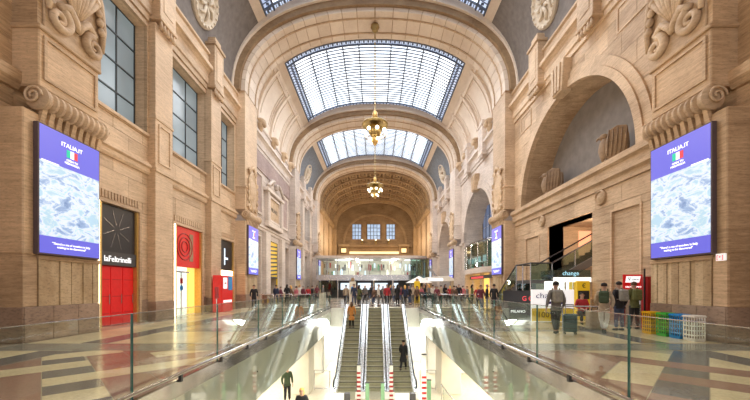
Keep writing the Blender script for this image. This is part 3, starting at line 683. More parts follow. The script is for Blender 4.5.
# ================================================================== piers with their carved cartouches
def spiral(c, r, s, turns=1.6, d=1, n=26, a0=0):
    return [(s*c[0], c[1]+d*r*(1-.85*k/n)*math.cos(a0+2*PI*turns*k/n), c[2]+r*(1-.85*k/n)*math.sin(a0+2*PI*turns*k/n)) for k in range(n+1)]
def pier(i, s):
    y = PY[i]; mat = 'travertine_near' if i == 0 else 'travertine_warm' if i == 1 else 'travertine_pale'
    side = 'left' if s < 0 else 'right'
    o_ = ('nearest the viewer', 'second from the viewer', 'third from the viewer', 'fourth, where the gilded vault begins')[i]
    p = thing('pillar', '%s travertine pillar with granite base, %s' % (side, o_), kind='structure', loc=(s*PX, y, 0))
    h = 1.3; top = 16.9
    MB().box((s*PX, y-h, 2.55), (s*11.4, y+h, 6.75)).build('shaft', mat, p, bevel=.03)
    MB().box((s*(PX+.03), y-h+.02, 0), (s*11.4, y+h-.02, 2.56)).build('core', mat, p)
    n = 3 if i < 2 else 2
    for k in range(n):
        MB().box((s*(PX-.05), y-h+2*h*k/n+.006, 0), (s*(PX+.05), y-h+2*h*(k+1)/n-.006, 1.02)).build('base_slab', 'granite_base', p, bevel=.008)
    MB().box((s*(PX-.03), y-h-.03, 0), (s*10.85, y-h+.03, 1.02)).build('base_slab', 'granite_base', p, bevel=.008)
    a = y-h+.35 if True else 0; a = y-h+.42
    random.seed(11+i)
    while a < y+h-.05:
        w_ = random.choice((0.12, 0.16, 0.2, 0.26)); b_ = min(a+w_, y+h-.02)
        MB().box((s*(PX-random.choice((.0, .012, .03))), a+.005, 1.03), (s*(PX+.06), b_-.005, 2.42)).build('stone_strip', 'fluted_slab', p); a = b_
    MB().box((s*(PX-.0), y-h, 1.03), (s*(PX+.08), y-h+.41, 2.5)).build('corner_slab', mat, p, bevel=.01)
    MB().box((s*(PX-.06), y-h+.4, 2.42), (s*(PX+.06), y+h, 2.56)).build('ledge_strip', mat, p, bevel=.01)
    # garlanded roll under the cartouche
    seg = []; ya_ = y-h+(.4 if i == 0 else .05); L = y+h-.05-ya_; nseg = 10
    for k in range(nseg*3+1):
        t = k/(nseg*3); seg.append((0.26+.085*abs(math.sin(PI*t*nseg)), ya_+L*t))
    roll = MB().tube([(s*(PX-.02), q[1], 7.2) for q in seg], [q[0] for q in seg], 12).build('roll_moulding', 'carved_stone', p, smooth=0.7)
    for q in (-1, 1):
        MB().lathe([(0.1, -.04), (0.3, 0), (0.36, .06), (0.36, .12), (0.3, .18), (0.1, .2)], (s*(PX-.02), (ya_ if q < 0 else y+h-.04)-.08, 7.2), 14, axis='y').build('roll_end', 'carved_stone', roll, smooth=0.7)
        yq = (ya_-.16 if q < 0 else y+h+.1)
        MB().tube([(s*(PX-.02)+(.28-.011*k)*math.cos(k*.5), yq, 7.2+(.28-.011*k)*math.sin(k*.5)) for k in range(22)], .035, 6).build('end_spiral', 'carved_stone', roll, smooth=True)
    for k in range(9):
        yy = ya_+.12+k*(y+h-.2-ya_)/8
        MB().prism([(s*PX, 6.5), (s*(PX-.04), 6.52), (s*(PX-.14), 6.92), (s*PX, 6.95)], yy-.07, yy+.07, 'y').build('flute', mat, roll)
    hu = h-.22 if i == 0 else h-.05
    yu0, yu1 = (y-h+.45, y+h) if i == 0 else (y-h, y+h)
    MB().box((s*PX, yu0, 7.6), (s*11.3, yu1, 9.4)).build('panel_block', mat, p, bevel=.03)
    frame_rect(s, yu0+.22, yu1-.2, 7.95, 9.1, .09, .05, 'panel_frame', mat, p, xf=PX)
    MB().box((s*(PX-.08), yu0-.06, 9.3), (s*11.3, yu1+.05, 9.45)).build('band', mat, p, bevel=.03)
    MB().box((s*(PX+.04), yu0, 9.45), (s*11.3, yu1, top)).build('upper_shaft', mat, p)
    ct = thing('cartouche', loc=(0, 0, 0)); ct.parent = p
    yc = (yu0+yu1)/2
    if i == 0:
        X = PX-.10; yc += .12; dz_ = -.42; ct.location.z = dz_
        MB().prism([(yc-1.05, 9.85), (yc+1.05, 9.85), (yc+1.05, 11.4), (yc+.7, 12.9), (yc, 13.6), (yc-.7, 12.9), (yc-1.05, 11.4)], s*(PX+.05), s*(PX-.02), 'x').build('back_plate', 'carved_stone', ct, bevel=.02)
        for d in (-1, 1):
            cy = yc+d*.62
            rr = [0.15*(1-.6*k/26) for k in range(27)]
            MB().tube(spiral((X, cy, 10.42), .36, s, 1.6, d, a0=PI*0.55), rr, 8).build('volute', 'carved_stone', ct, smooth=True)
            MB().tube([(s*X, cy, 10.79), (s*(X-.03), yc+d*.35, 11.0), (s*(X-.03), yc+d*.1, 10.75), (s*X, yc, 10.5)], [.15, .14, .12, .1], 8).build('scroll', 'carved_stone', ct, smooth=True)
            MB().tube([(s*X, yc+d*.98, 10.5), (s*X, yc+d*1.04, 11.3), (s*X, yc+d*.9, 12.2), (s*X, yc+d*.5, 13.0), (s*X, yc+d*.1, 13.4)], [.07, .1, .11, .1, .07], 8).build('side_scroll', 'carved_stone', ct, smooth=True)
            for q in range(6):
                MB().ball((s*(X-.02), yc+d*(.93-.1*q*.6), 11.2+.3*q), (.11, .13, .16), 8).build('leaf', 'carved_stone', ct, smooth=True)
        for k in range(9):
            t = (k-4)/4*1.0
            MB().tube([(s*(X+.06), yc+.08*t, 10.9), (s*(X-.04), yc+.45*t, 11.6), (s*(X+.02), yc+.78*t, 12.4-.3*abs(t)), (s*(X+.06), yc+.85*t, 12.8-.5*abs(t))], [.04, .09, .12, .05], 8).build('shell_rib', 'carved_stone', ct, smooth=True)
        for ch in ct.children: ch.location.z += dz_
    else:
        X = PX-.1; zc = 9.4
        MB().lathe([(0.95, 0), (0.95, -.12), (.8, -.2), (.72, -.12), (.4, -.2), (.05, -.26)], (0, 0, 0), 22, axis='x')
        m_ = MB().lathe([(0.95, .1), (0.95, -.05), (.82, -.16), (.70, -.08), (.4, -.18), (.05, -.26)], (s*0, 0, 0), 22, axis='x')
        m_.v = [(s*(PX-.02)+(v[0] if s > 0 else -v[0]), y+v[1]*.85, 9.3+v[2]*1.75) for v in m_.v]
        m_.build('oval_shield', 'carved_stone', ct, smooth=0.7)
        for d in (-1, 1):
            MB().tube(spiral((X, y+d*.7, 7.9), .24, s, 1.4, d), [0.1*(1-.5*k/26) for k in range(27)], 6).build('volute', 'carved_stone', ct, smooth=True)
            MB().tube(spiral((X, y+d*.62, 10.8), .22, s, 1.4, d), [0.1*(1-.5*k/26) for k in range(27)], 6).build('volute', 'carved_stone', ct, smooth=True)
            for q in range(4): MB().ball((s*(X-.02), y+d*.93, 8.5+.5*q), (.1, .1, .2), 8).build('leaf', 'carved_stone', ct, smooth=True)
        MB().tube([(s*X, y-.35, 11), (s*(X-.04), y, 11.25), (s*X, y+.35, 11)], [.08, .14, .08], 8).build('crest', 'carved_stone', ct, smooth=True)
random.seed(5)
for i in range(4):
    for s in (-1, 1): pier(i, s)

# ================================================================== ceiling: arches, vaults, skylights
ceil = thing('ceiling', 'vaulted stone ceiling of the hall with transverse arches and grey haunches', kind='structure')
SK0, SKX = 22, 8.2
for i, y in enumerate(PY):
    a_in = arc(10.03, 16.7, 6.13); a_out = arc(11.6, 16.4, 9.4)
    hh = 1.4
    ai = 'vault_plaster'
    o = MB().ring(a_in, a_out, y-hh, y+hh).build('transverse_arch', 'travertine_warm', ceil, smooth=0.5)
    NVS = 30 if i < 3 else 20
    for k in range(NVS):
        l0, l1 = k/NVS+.0009, (k+1)/NVS-.0009
        MB().ring(arc(10.0, 16.7, 6.1, lo=l0, hi=l1, seg=3), arc(10.3, 16.7, 6.4, lo=l0, hi=l1, seg=3), y-hh-.01, y+hh+.01).build('arch_stone', ai, o)
    MB().ring(arc(10.32, 16.7, 6.42), arc(11.6, 16.4, 9.0), y-hh-.28, y-hh).build('arch_moulding', 'arch_brown', o, smooth=0.5)  # recessed step, its shadow painted in as browner stone
    MB().ring(arc(10.75, 16.7, 6.9), arc(11.6, 16.4, 9.0), y-hh-.5, y-hh-.28).build('arch_moulding', ai, o, smooth=0.5)
    MB().ring(arc(10.32, 16.7, 6.42), arc(11.6, 16.4, 9.0), y+hh, y+hh+.28).build('arch_moulding', ai, o, smooth=0.5)
    for q in (-.75, .75):
        MB().ring(arc(9.93, 16.7, 6.03), arc(10.05, 16.7, 6.15), y+q-.06, y+q+.06).build('soffit_line', 'travertine_warm', o, smooth=0.5)
VA, VZ, VB = 10.85, 16.4, 7.8
bays = [(-4, PY[0]-1.4, 'near')]+[(PY[k]+1.4, PY[k+1]-1.4, ('grey', 'ribbed', 'grey')[k]) for k in range(3)]
nsk = 0
for bi, (y0, y1, kd) in enumerate(bays):
    P = arc(VA, VZ, VB, xs=(SKX, 8.8)); Q = [(x*1.05, z+.45) for x, z in P]
    def sub(lo, hi): return [k for k, (x, z) in enumerate(P) if lo-1e-4 <= x <= hi+1e-4]
    sk = None if kd == 'near' else (y0+2.0, y1-.35)
    hm = ('vault_grey' if bi == 1 else 'vault_bluegrey') if kd == 'grey' else 'vault_plaster'
    for s in (-1, 1):
        ks = sub(8.8, 99) if s > 0 else sub(-99, -8.8)
        MB().ring([P[k] for k in ks], [Q[k] for k in ks], y0, y1).build('haunch', hm, ceil, smooth=0.5)
        ks = sub(SKX, 8.8) if s > 0 else sub(-8.8, -SKX)
        MB().ring([P[k] for k in ks], [Q[k] for k in ks], y0, y1).build('skylight_border', 'vault_plaster', ceil)
    ks = sub(-SKX, SKX)
    if not sk:
        MB().ring([P[k] for k in ks], [Q[k] for k in ks], y0, y1).build('vault_crown', 'vault_plaster', ceil, smooth=0.5); continue
    for a, b_ in ((y0, sk[0]), (sk[1], y1)):
        MB().ring([P[k] for k in ks], [Q[k] for k in ks], a, b_).build('vault_crown', 'vault_plaster', ceil, smooth=0.5)
    # skylight
    nsk += 1
    S = thing('window_%d' % (100+nsk), '%s curved roof skylight with white panes and blue lattice border' % ('near, above the first bay', 'large middle', 'smaller far')[nsk-1], kind='structure', loc=(0, sk[0], 22))
    def zz(x, d=0.0): return VZ+VB*(max(0, 1-(abs(x)/VA)**2.3))**(1/2.3)+d
    NX, NY = 10, 11; bx = 0.62; ya, yb = sk[0]+bx, sk[1]-bx
    X0 = -SKX+bx; dx = (2*SKX-2*bx)/NX; dyy = (yb-ya)/NY
    for ix in range(NX):
        xa, xb = X0+ix*dx, X0+(ix+1)*dx
        for iy in range(NY):
            a, b_ = ya+iy*dyy, ya+(iy+1)*dyy
            pts = [(xa, zz(xa, .1)), (xb, zz(xb, .1)), (xb, zz(xb, .13)), (xa, zz(xa, .13))]
            MB().prism(pts, a, b_, 'y').build('pane', 'roof_pane', S)
    def strip(xa, xb, a, b_, d0, d1, name, mat, kind=None):
        n = max(2, int(abs(xb-xa)/.8)); px = [xa+(xb-xa)*k/n for k in range(n+1)]
        return MB().ring([(x, zz(x, d0)) for x in px], [(x, zz(x, d1)) for x in px], a, b_).build(name, mat, S, kind=kind)
    for ix in range(NX+1):
        x = X0+ix*dx; MB().box((x-.05, ya, zz(x, -.06)), (x+.05, yb, zz(x, .1))).build('glazing_bar', 'glazing_bar', S)
    for iy in range(2*NY+1):
        y = ya+iy*dyy/2; strip(X0, -X0, y-.038, y+.038, .0, .1, 'glazing_bar', 'glazing_bar')
    # lattice border
    strip(-SKX, SKX, sk[0], ya, .1, .13, 'border_pane', 'roof_border_pane'); strip(-SKX, SKX, yb, sk[1], .1, .13, 'border_pane', 'roof_border_pane')
    for s in (-1, 1):
        xa, xb = sorted((s*SKX, s*(SKX-bx)))
        strip(xa, xb, ya, yb, .1, .13, 'border_pane', 'roof_border_pane')
    lat = MB(); k = 0
    x = -SKX
    while x < SKX-.01:
        for (c, d) in ((sk[0], ya), (yb, sk[1])):
            lat.box((x-.02, c, zz(x, .04)), (x+.02, d, zz(x, .1)))
            lat.box((x+.12, (c+d)/2-.12, zz(x+.2, .03)), (x+.28, (c+d)/2+.12, zz(x+.2, .1)))
        x += .41
    y = ya
    while y < yb:
        for s in (-1, 1):
            xm = s*(SKX-bx/2)
            lat.prism([(s*SKX, zz(SKX, .04)), (s*(SKX-bx), zz(SKX-bx, .04)), (s*(SKX-bx), zz(SKX-bx, .1)), (s*SKX, zz(SKX, .1))], y-.02, y+.02, 'y')
            lat.box((xm-.12, y+.1, zz(xm, .03)), (xm+.12, y+.28, zz(xm, .1)))
        y += .41
    lat.build('lattice', 'glazing_bar', S, kind='stuff')
    fr = MB()
    for xx in (SKX, SKX-bx):
        for s in (-1, 1): fr.box((s*xx-.05, sk[0], zz(xx, -.05)), (s*xx+.05, sk[1], zz(xx, .13)))
    fr.build('frame', 'glazing_bar', S)
    for y in (sk[0], ya, yb, sk[1]): strip(-SKX, SKX, y-.05, y+.05, -.05, .12, 'frame', 'glazing_bar')
# ribs, nested panels and corbels of the second bay
for s in (-1, 1):
    ksp = (0.0, 0.205) if s > 0 else (0.795, 1.0)
    for k, y in enumerate((30.4, 34.3, 38.0, 41.0)):
        MB().ring(arc(VA-.22, VZ, VB-.22, lo=ksp[0], hi=ksp[1], seg=14), arc(VA, VZ, VB, lo=ksp[0], hi=ksp[1], seg=14), y-.14, y+.14).build('rib', 'vault_plaster', ceil, smooth=0.5)
        cb = MB().lathe([(0.02, -.85), (0.2, -.6), (0.3, -.2), (0.42, 0), (0.5, .25), (0.36, .4), (.1, .45)], (s*10.45, y, 16.5), 10).build('corbel', 'carved_stone', ceil, smooth=0.7)
        MB().ball((s*10.1, y, 16.45), (.2, .34, .3), 8).build('acanthus_leaf', 'carved_stone', cb, smooth=True)
        if k < 3:
            y2 = (34.3, 38.0, 41.0)[k]
            for t, dd in ((0.42, .10), (0.78, .07)):
                for yy in (y+t, y2-t):
                    MB().ring(arc(VA-dd, VZ, VB-dd, lo=ksp[0] if s < 0 else .05, hi=ksp[1]-(.05 if s < 0 else 0), seg=12), arc(VA, VZ, VB, lo=ksp[0] if s < 0 else .05, hi=ksp[1]-(.05 if s < 0 else 0), seg=12), yy-.05, yy+.05).build('panel_moulding', 'vault_plaster', ceil, smooth=0.5)
    MB().ring([(x, z) for x, z in arc(VA-.15, VZ, VB-.15, lo=.19 if s > 0 else .80, hi=.20 if s > 0 else .81, seg=2)], arc(VA, VZ, VB, lo=.19 if s > 0 else .80, hi=.20 if s > 0 else .81, seg=2), 28.5, 41.6).build('panel_moulding', 'vault_plaster', ceil)
# medallions on the grey haunches
for (s, y, lbl) in ((-1, 20.4, 'round carved medallion on the grey left haunch of the first bay'), (1, 20.4, 'round carved medallion on the grey right haunch of the first bay'),
                    (-1, 51.2, 'small round medallion on the far left grey haunch'), (1, 51.2, 'small round medallion on the far right grey haunch')):
    md = thing('medallion'); md.parent = ceil
    md.location = (s*10.42, y, 18.95)
    m_ = MB().lathe([(1.3, -.05), (1.3, .1), (1.2, .2), (1.06, .12), (1.0, .06), (.3, .08), (.02, .1)], (0, 0, 0), 28)
    m_.build('disc', 'medallion_cream', md, smooth=0.6, world=False)
    for k in range(7):
        a = 2*PI*k/7+.3; MB().tube([(.15*math.cos(a), .15*math.sin(a), .12), (.55*math.cos(a+.4), .55*math.sin(a+.4), .17), (.9*math.cos(a), .9*math.sin(a), .13)], [.12, .12, .06], 6).build('relief', 'medallion_cream', md, smooth=True, world=False)
    for k in range(20):
        a = 2*PI*k/20; MB().ball((1.14*math.cos(a), 1.14*math.sin(a), .17), .09, 6).build('bead', 'medallion_cream', md, smooth=True, world=False)
    md.rotation_euler = (0, -s*math.radians(106), 0); md.scale = (1.0, 1.0, 1.0) if y < 30 else (1.2, 1.2, 1)

# gilded barrel vault and end wall
gv = thing('ceiling_gilded', 'coffered golden barrel vault at the far end of the hall', kind='structure')
MB().ring(arc(10.25, 16.4, 6.6), arc(11.2, 16.4, 7.6), 60.6, 85).build('vault_shell', 'gold_recess_shade', gv, smooth=0.5)
nr = 6; RP = 3.2
for k in range(nr+1):
    y = 61.0+k*RP; MB().ring(arc(9.75, 16.4, 6.1), arc(10.3, 16.4, 6.65), y-.3, y+.3).build('rib', 'travertine_gold', gv, smooth=0.5)
NC = 17
for k in range(nr):
    y = 61.0+k*RP+RP/2
    for j in range(NC):
        t0, t1 = (j+.10)/NC, (j+.90)/NC; cf = MB()
        pa = arc(9.95, 16.4, 6.3, lo=t0, hi=t1, seg=2); pb = arc(10.27, 16.4, 6.62, lo=t0, hi=t1, seg=2)
        for (u, v) in ((-1.22, -.88), (.88, 1.22)): cf.ring(pa, pb, y+u, y+v)
        for (u, v) in ((t0, t0+.009), (t1-.009, t1)): cf.ring(arc(9.95, 16.4, 6.3, lo=u, hi=v, seg=1), arc(10.27, 16.4, 6.62, lo=u, hi=v, seg=1), y-.9, y+.9)
        cf.ring(arc(10.0, 16.4, 6.35, lo=(j+.36)/NC, hi=(j+.64)/NC, seg=1), arc(10.27, 16.4, 6.62, lo=(j+.36)/NC, hi=(j+.64)/NC, seg=1), y-.35, y+.35)
        cf.build('coffer', 'travertine_gold', gv)
for s in (-1, 1):
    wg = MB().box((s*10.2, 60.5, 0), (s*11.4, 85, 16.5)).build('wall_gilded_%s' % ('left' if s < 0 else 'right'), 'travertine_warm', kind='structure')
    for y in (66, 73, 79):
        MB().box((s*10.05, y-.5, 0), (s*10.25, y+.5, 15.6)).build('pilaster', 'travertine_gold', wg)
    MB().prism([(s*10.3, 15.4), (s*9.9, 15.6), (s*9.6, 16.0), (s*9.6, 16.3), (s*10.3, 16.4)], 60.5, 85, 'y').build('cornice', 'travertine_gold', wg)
E = thing('wall_end', 'golden end wall with three blue windows and lit cornice', kind='structure')
MB().ring(arc(9.3, 15.8, 6.2), arc(10.6, 16.4, 7.0), 80.3, 81).build('inner_arch', 'travertine_gold', E, smooth=0.5)
for s in (-1, 1): MB().box((s*9.3, 80.3, 0), (s*10.4, 81, 16)).build('inner_pier', 'travertine_gold', E)
eb = MB(); wins = [(-5.8, -3.5), (-2.0, 1.35), (2.9, 5.1)]
for c_, d_, a_, b_ in rects(-11, 11, 0, 24.5, [(a, b, 13.7, 17.6) for a, b in wins]): eb.box((c_, 84.5, a_), (d_, 85.5, b_))
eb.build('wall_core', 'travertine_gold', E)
MB().ring(arc(7.6, 12.6, 7.0, n=2.2), arc(8.1, 12.6, 7.5, n=2.2), 84.2, 84.5).build('relief_arch', 'travertine_gold', E, smooth=0.5)
for k, (a, b) in enumerate(wins):
    W_ = thing('window_%d' % (201+k), '%s blue window of leaded panes in the golden end wall' % ('left', 'wide middle', 'right')[k], kind='structure', loc=((a+b)/2, 84.9, 13.7))
    nx = 4 if k == 1 else 3
    for i in range(nx):
        for j in range(4): MB().box((a+(b-a)*i/nx+.05, 84.9, 13.7+3.9*j/4+.05), (a+(b-a)*(i+1)/nx-.05, 84.93, 13.7+3.9*(j+1)/4-.05)).build('pane', 'end_window_pane', W_)
    for i in range(nx+1): MB().box((a+(b-a)*i/nx-.06, 84.8, 13.7), (a+(b-a)*i/nx+.06, 84.95, 17.6)).build('window_bar', 'window_bar', W_)
    for j in range(5): MB().box((a, 84.8, 13.7+3.9*j/4-.05), (b, 84.95, 13.7+3.9*j/4+.05)).build('window_bar', 'window_bar', W_)
    MB().box((a-.4, 84.3, 13.3), (b+.4, 84.6, 13.7)).build('sill', 'travertine_gold', E)
for x in (-2.75, 2.15): MB().box((x-.45, 84.2, 12.8), (x+.45, 84.6, 18.2)).build('pilaster', 'travertine_gold', E)
MB().box((-9.3, 83.2, 11.6), (9.3, 84.6, 12.2)).build('cornice', 'travertine_gold', E)
MB().box((-6.4, 83.6, 9.9), (6.0, 83.7, 10.5)).build('light_cove', 'cove_glow', E)
MB().box((-9.3, 82.6, 8.0), (9.3, 84.6, 9.8)).build('lower_cornice', 'travertine_gold', E)
for x in (-7.8, 7.2):
    t = thing('lit_niche'); t.parent = E
    MB().box((x-.6, 82.9, 10.2), (x+.6, 83, 11.2)).build('glow_panel', 'cove_glow', t)
    for q in (-1, 1): MB().box((x+q*.9, 82.5, 9.8), (x+q*1.2, 83, 11.8)).build('jamb', 'travertine_gold', t)
    MB().box((x-1.4, 82.4, 11.7), (x+1.4, 83, 12.2)).build('lintel', 'travertine_gold', t)
for x in (-3.2, 0.2, 3.4):
    t = thing('urn_lantern', 'small golden lantern on the far lit cornice, %s' % {-3.2: 'left of the middle window', .2: 'under the middle window', 3.4: 'right of the middle window'}[x], 'lantern', (x, 83.0, 11.5))
    MB().lathe([(.25, 0), (.12, .2), (.3, .5), (.35, .8), (.15, 1.1)], (x, 83.5, 12.2), 10).build('bowl', 'brass', t, smooth=True); MB().ball((x, 83.5, 13.4), .18, 8).build('flame_globe', 'lamp_glow', t)

# ================================================================== advertising screens on the pillars
def screen(i, s):
    y = PY[i]; side = 'left' if s < 0 else 'right'
    o_ = ('nearest', 'second', 'third', 'fourth')[i]
    ya, yb = (9.76, 11.86) if i == 0 else (y-1.05, y+1.05); z0, z1 = 2.62, 6.42; yc = (ya+yb)/2; X = s*9.84
    t = thing('advertising_screen', 'tall violet advertising screen with flag on the %s pillar %s' % (side, ('nearest the viewer', 'second from the viewer', 'third from the viewer', 'farthest down the hall')[i]), 'screen', (X, yc, z0), group='advertising screens on the pillars')
    MB().box((X, ya-.04, z0-.05), (s*9.99, yb+.04, z1+.04)).build('casing', 'screen_case', t, bevel=.01)
    f = X-s*.008; H = z1-z0
    MB().box((f, ya, z1-1.05*1), (X, yb, z1)).build('top_field', 'screen_violet', t)
    MB().box((f, ya, z0), (X, yb, z0+.52)).build('bottom_field', 'screen_violet', t)
    MB().box((f, ya, z0+.52), (X, yb, z1-1.05)).build('picture_field', 'screen_picture', t)
    rot = RL if s < 0 else RR; ft = f-s*.004
    # a stepped white line under the violet field
    MB().box((ft, ya+.05, z1-1.06), (f, ya+.6, z1-1.02)).build('white_line', 'flag_white', t)
    if True:
        text('lettering', 'ITALIA.IT', .19, (ft, yc, z1-.32), rot, 'text_white', t)
        for k, mm in enumerate(('flag_green', 'flag_white', 'flag_red')):
            q = (k-1)*.13*(1 if s < 0 else -1); MB().box((ft, yc+q-.065, z1-.68), (f, yc+q+.065, z1-.44)).build('flag_stripe', mm, t)
        text('lettering', 'OPEN TO\nMERAVIGLIA', .095, (ft, yc, z1-.82), rot, 'text_white', t)
        text('lettering', '"There\'s a sea of wonders in Italy\nwaiting to be discovered"', .10, (ft, yc, z0+.26), rot, 'text_white', t)
for i in range(4):
    for s in (-1, 1): screen(i, s)

# ================================================================== shop fronts in the left wall
def shopfront(name, label, y, build, cat='shop entrance'):
    t = thing(name, label, cat, (-WX, y, 0)); build(t, y); return t
def gold_edges(t, y, w_, both=True):
    a, b = y-w_/2, y+w_/2
    MB().box((-10.76, a, 0), (-11.0, a+.22, DH-.02)).build('gold_jamb', 'gold_frame', t)
    MB().box((-10.72, a-.04, 0.02), (-10.76, a+.07, DH)).build('light_strip', 'gold_strip', t)
    MB().box((-10.80, b-.1, 0), (-11.6, b, DH-.02)).build('gold_jamb', 'gold_frame', t)
def shop1(t, y):
    gold_edges(t, y, 2.3); a, b = y-2.3/2+.24, y+2.3/2-.1
    MB().box((-10.90, a, 3.05), (-11.0, b, DH-.03)).build('black_panel', 'dark', t)
    for k in range(8):
        an = PI*k/4+.2; L = .75
        MB().tube([(-10.885, y+.18*math.cos(an), 4.0+.18*math.sin(an)), (-10.885, y+L*math.cos(an+.12), 4.0+.85*math.sin(an+.12))], .006, 4).build('line_pattern', 'steel', t)
    MB().box((-10.84, a, 2.5), (-11.0, b, 3.05)).build('sign_box', 'dark_grey', t)
    text('lettering', 'laFeltrinelli', .34, (-10.83, y, 2.75), RL, 'text_white', t)
    MB().box((-11.02, a, 0), (-11.0, b, 2.5)).build('door_back', 'red_paint', t)
    for k in range(3):
        d = MB().box((-10.95, a+(b-a)*k/3+.02, .03), (-11.02, a+(b-a)*(k+1)/3-.02, 2.45)).build('door_leaf', 'red_lit', t, bevel=.01)
        for z in (.5, 1.2, 1.9): MB().box((-10.94, a+(b-a)*(k+.12)/3, z), (-10.95, a+(b-a)*(k+.88)/3, z+.02)).build('groove', 'red_paint', d)
        MB().tube([(-10.92, a+(b-a)*(k+.85)/3, .9), (-10.92, a+(b-a)*(k+.85)/3, 1.3)], .015, 6).build('handle', 'steel', d)
def shop2(t, y):
    gold_edges(t, y, 2.9); a, b = y-2.9/2+.24, y+2.9/2-.1
    MB().box((-10.90, a, 2.75), (-11.0, b, DH-.03)).build('red_panel', 'red_lit', t)
    for r in (.75, .52, .3):
        MB().tube([(-10.885, y-.25+r*math.cos(2*PI*k/24), 3.9+r*math.sin(2*PI*k/24)) for k in range(25)], .035, 5).build('circle_motif', 'red_paint', t)
    MB().box((-10.88, y+.25, 3.1), (-10.90, y+.62, 4.7)).build('dark_motif', 'arch_brown', t)
    MB().box((-11.2, a, 0), (-11.25, b-.85, 2.75)).build('lit_interior', 'shop_white', t)
    MB().box((-11.2, b-.85, 0), (-11.25, b, 2.75)).build('yellow_wall', 'shop_yellow', t)
    for k in range(2):
        d = MB().box((-11.0, a+.05+k*.75, .03), (-11.03, a+.05+(k+1)*.75, 2.45)).build('glass_door', 'clear_glass', t)
        MB().box((-10.97, a+.03+k*.75, 0), (-11.05, a+.09+k*.75, 2.5)).build('stile', 'steel', d)
        MB().box((-10.97, a+.05+k*.75, 2.42), (-11.05, a+.05+(k+1)*.75, 2.5)).build('top_rail', 'steel', d)
    MB().lathe([(.16, 0), (.16, .02)], (-10.99, a+.8, 1.55), 16, axis='x').build('round_sign', 'blue_plastic', t)
    MB().box((-10.97, a+.68, 1.8), (-10.99, a+.92, 2.1)).build('door_notice', 'red_paint', t)
def shop3(t, y):
    gold_edges(t, y, 2.4); a, b = y-2.4/2+.24, y+2.4/2-.1
    MB().box((-10.90, a, 2.8), (-11.0, b, DH-.03)).build('black_panel', 'dark', t)
    MB().box((-10.885, y-.2, 3.2), (-10.90, y-.05, 4.4)).build('white_motif', 'shop_cool', t)
    MB().box((-10.885, y-.05, 3.6), (-10.90, y+.4, 3.75)).build('white_motif', 'shop_cool', t)
    MB().box((-10.86, a, 2.45), (-11.3, b, 2.8)).build('light_box', 'gold_strip', t)
    MB().box((-11.1, a, 0), (-11.2, b, 2.45)).build('red_wall', 'red_lit', t)
    MB().box((-11.25, a, 0), (-11.3, a+.5, 2.3)).build('door_leaf', 'dark', t)
shopfront('bookshop_entrance', 'red shop doors under black panel and white lettered sign', BAYC[0]-4.85, shop1)
shopfront('shop_entrance', 'bright glass shop doors under glowing red circle panel', BAYC[0]+.4, shop2)
shopfront('shop_entrance', 'black-panelled shop entrance with red inside, beside the second left pillar', BAYC[0]+5.35, shop3)
def dark_shop(t, y):
    a, b = y-DW/2+.1, y+DW/2-.1
    MB().box((-11.5, a, 0), (-11.55, b, 6.3)).build('door_back', 'arch_brown', t)
    for q in (a, y-.03, b-.06): MB().box((-11.4, q, 0), (-11.5, q+.06, 6.3)).build('mullion', 'dark', t)
    MB().box((-11.4, a, 2.6), (-11.5, b, 2.75)).build('transom', 'dark', t)
def striped_shop(t, y):
    a, b = y-1.4, y+1.4
    MB().box((-10.85, a, 2.7), (-10.95, b, 6.3)).build('yellow_panel', 'panel_yellow', t)
    for k in range(8):
        z = 2.75+k*.42; MB().prism([(a, z), (a, z+.16), (b, z+.36), (b, z+.2)] , -10.83, -10.85, 'x').build('black_stripe', 'dark', t)
    MB().box((-10.85, a, 2.5), (-10.95, b, 2.7)).build('dark_fascia', 'dark', t)
    MB().box((-11.6, a, 0), (-11.65, b, 2.5)).build('shop_interior', 'dark_grey', t)
    for q in (a, b-.12): MB().box((-10.8, q, 0), (-10.9, q+.12, 2.5)).build('post', 'panel_yellow', t)
B1 = BAYC[1]
shopfront('shop_entrance', 'dark wooden entrance just beyond the second left pillar', B1-4.85, dark_shop)
shopfront('shop_entrance', 'entrance under a yellow panel with black diagonal stripes', B1+.4, striped_shop)
shopfront('shop_entrance', 'dark wooden entrance just before the third left pillar', B1+5.35, dark_shop)
for k, dy_ in enumerate((-4.85, .4, 5.35)):
    shopfront('shop_entrance', 'dark far entrance, %s beyond the third left pillar' % ('first', 'second', 'third')[k], BAYC[2]+dy_, dark_shop)
# free-standing red panel by the second shop
t = thing('red_display', 'red vending display with white logo between two left shop doors', 'display', (-10.0, 21.9, 0))
MB().box((-10.3, 21.1, 0), (-9.7, 22.7, 2.35)).build('body', 'red_lit', t, bevel=.03)
MB().box((-9.68, 21.3, 1.5), (-9.7, 21.8, 2.2)).build('white_logo', 'flag_white', t); MB().box((-9.675, 21.4, 1.8), (-9.68, 21.7, 1.9)).build('logo_bar', 'red_paint', t)
MB().box((-9.68, 22.0, 1.4), (-9.7, 22.6, 2.3)).build('blue_notice', 'blue_plastic', t)
MB().box((-9.68, 21.3, .6), (-9.7, 22.5, .75)).build('white_line', 'flag_white', t)
t = thing('notice_post', 'narrow red notice post left of the red vending display', 'sign', (-9.6, 20.2, 0))
MB().tube([(-9.6, 20.2, 0), (-9.6, 20.2, 1.2)], .03).build('pole', 'steel', t); MB().box((-9.58, 20.0, .9), (-9.62, 20.4, 1.6)).build('sign_plate', 'red_paint', t)

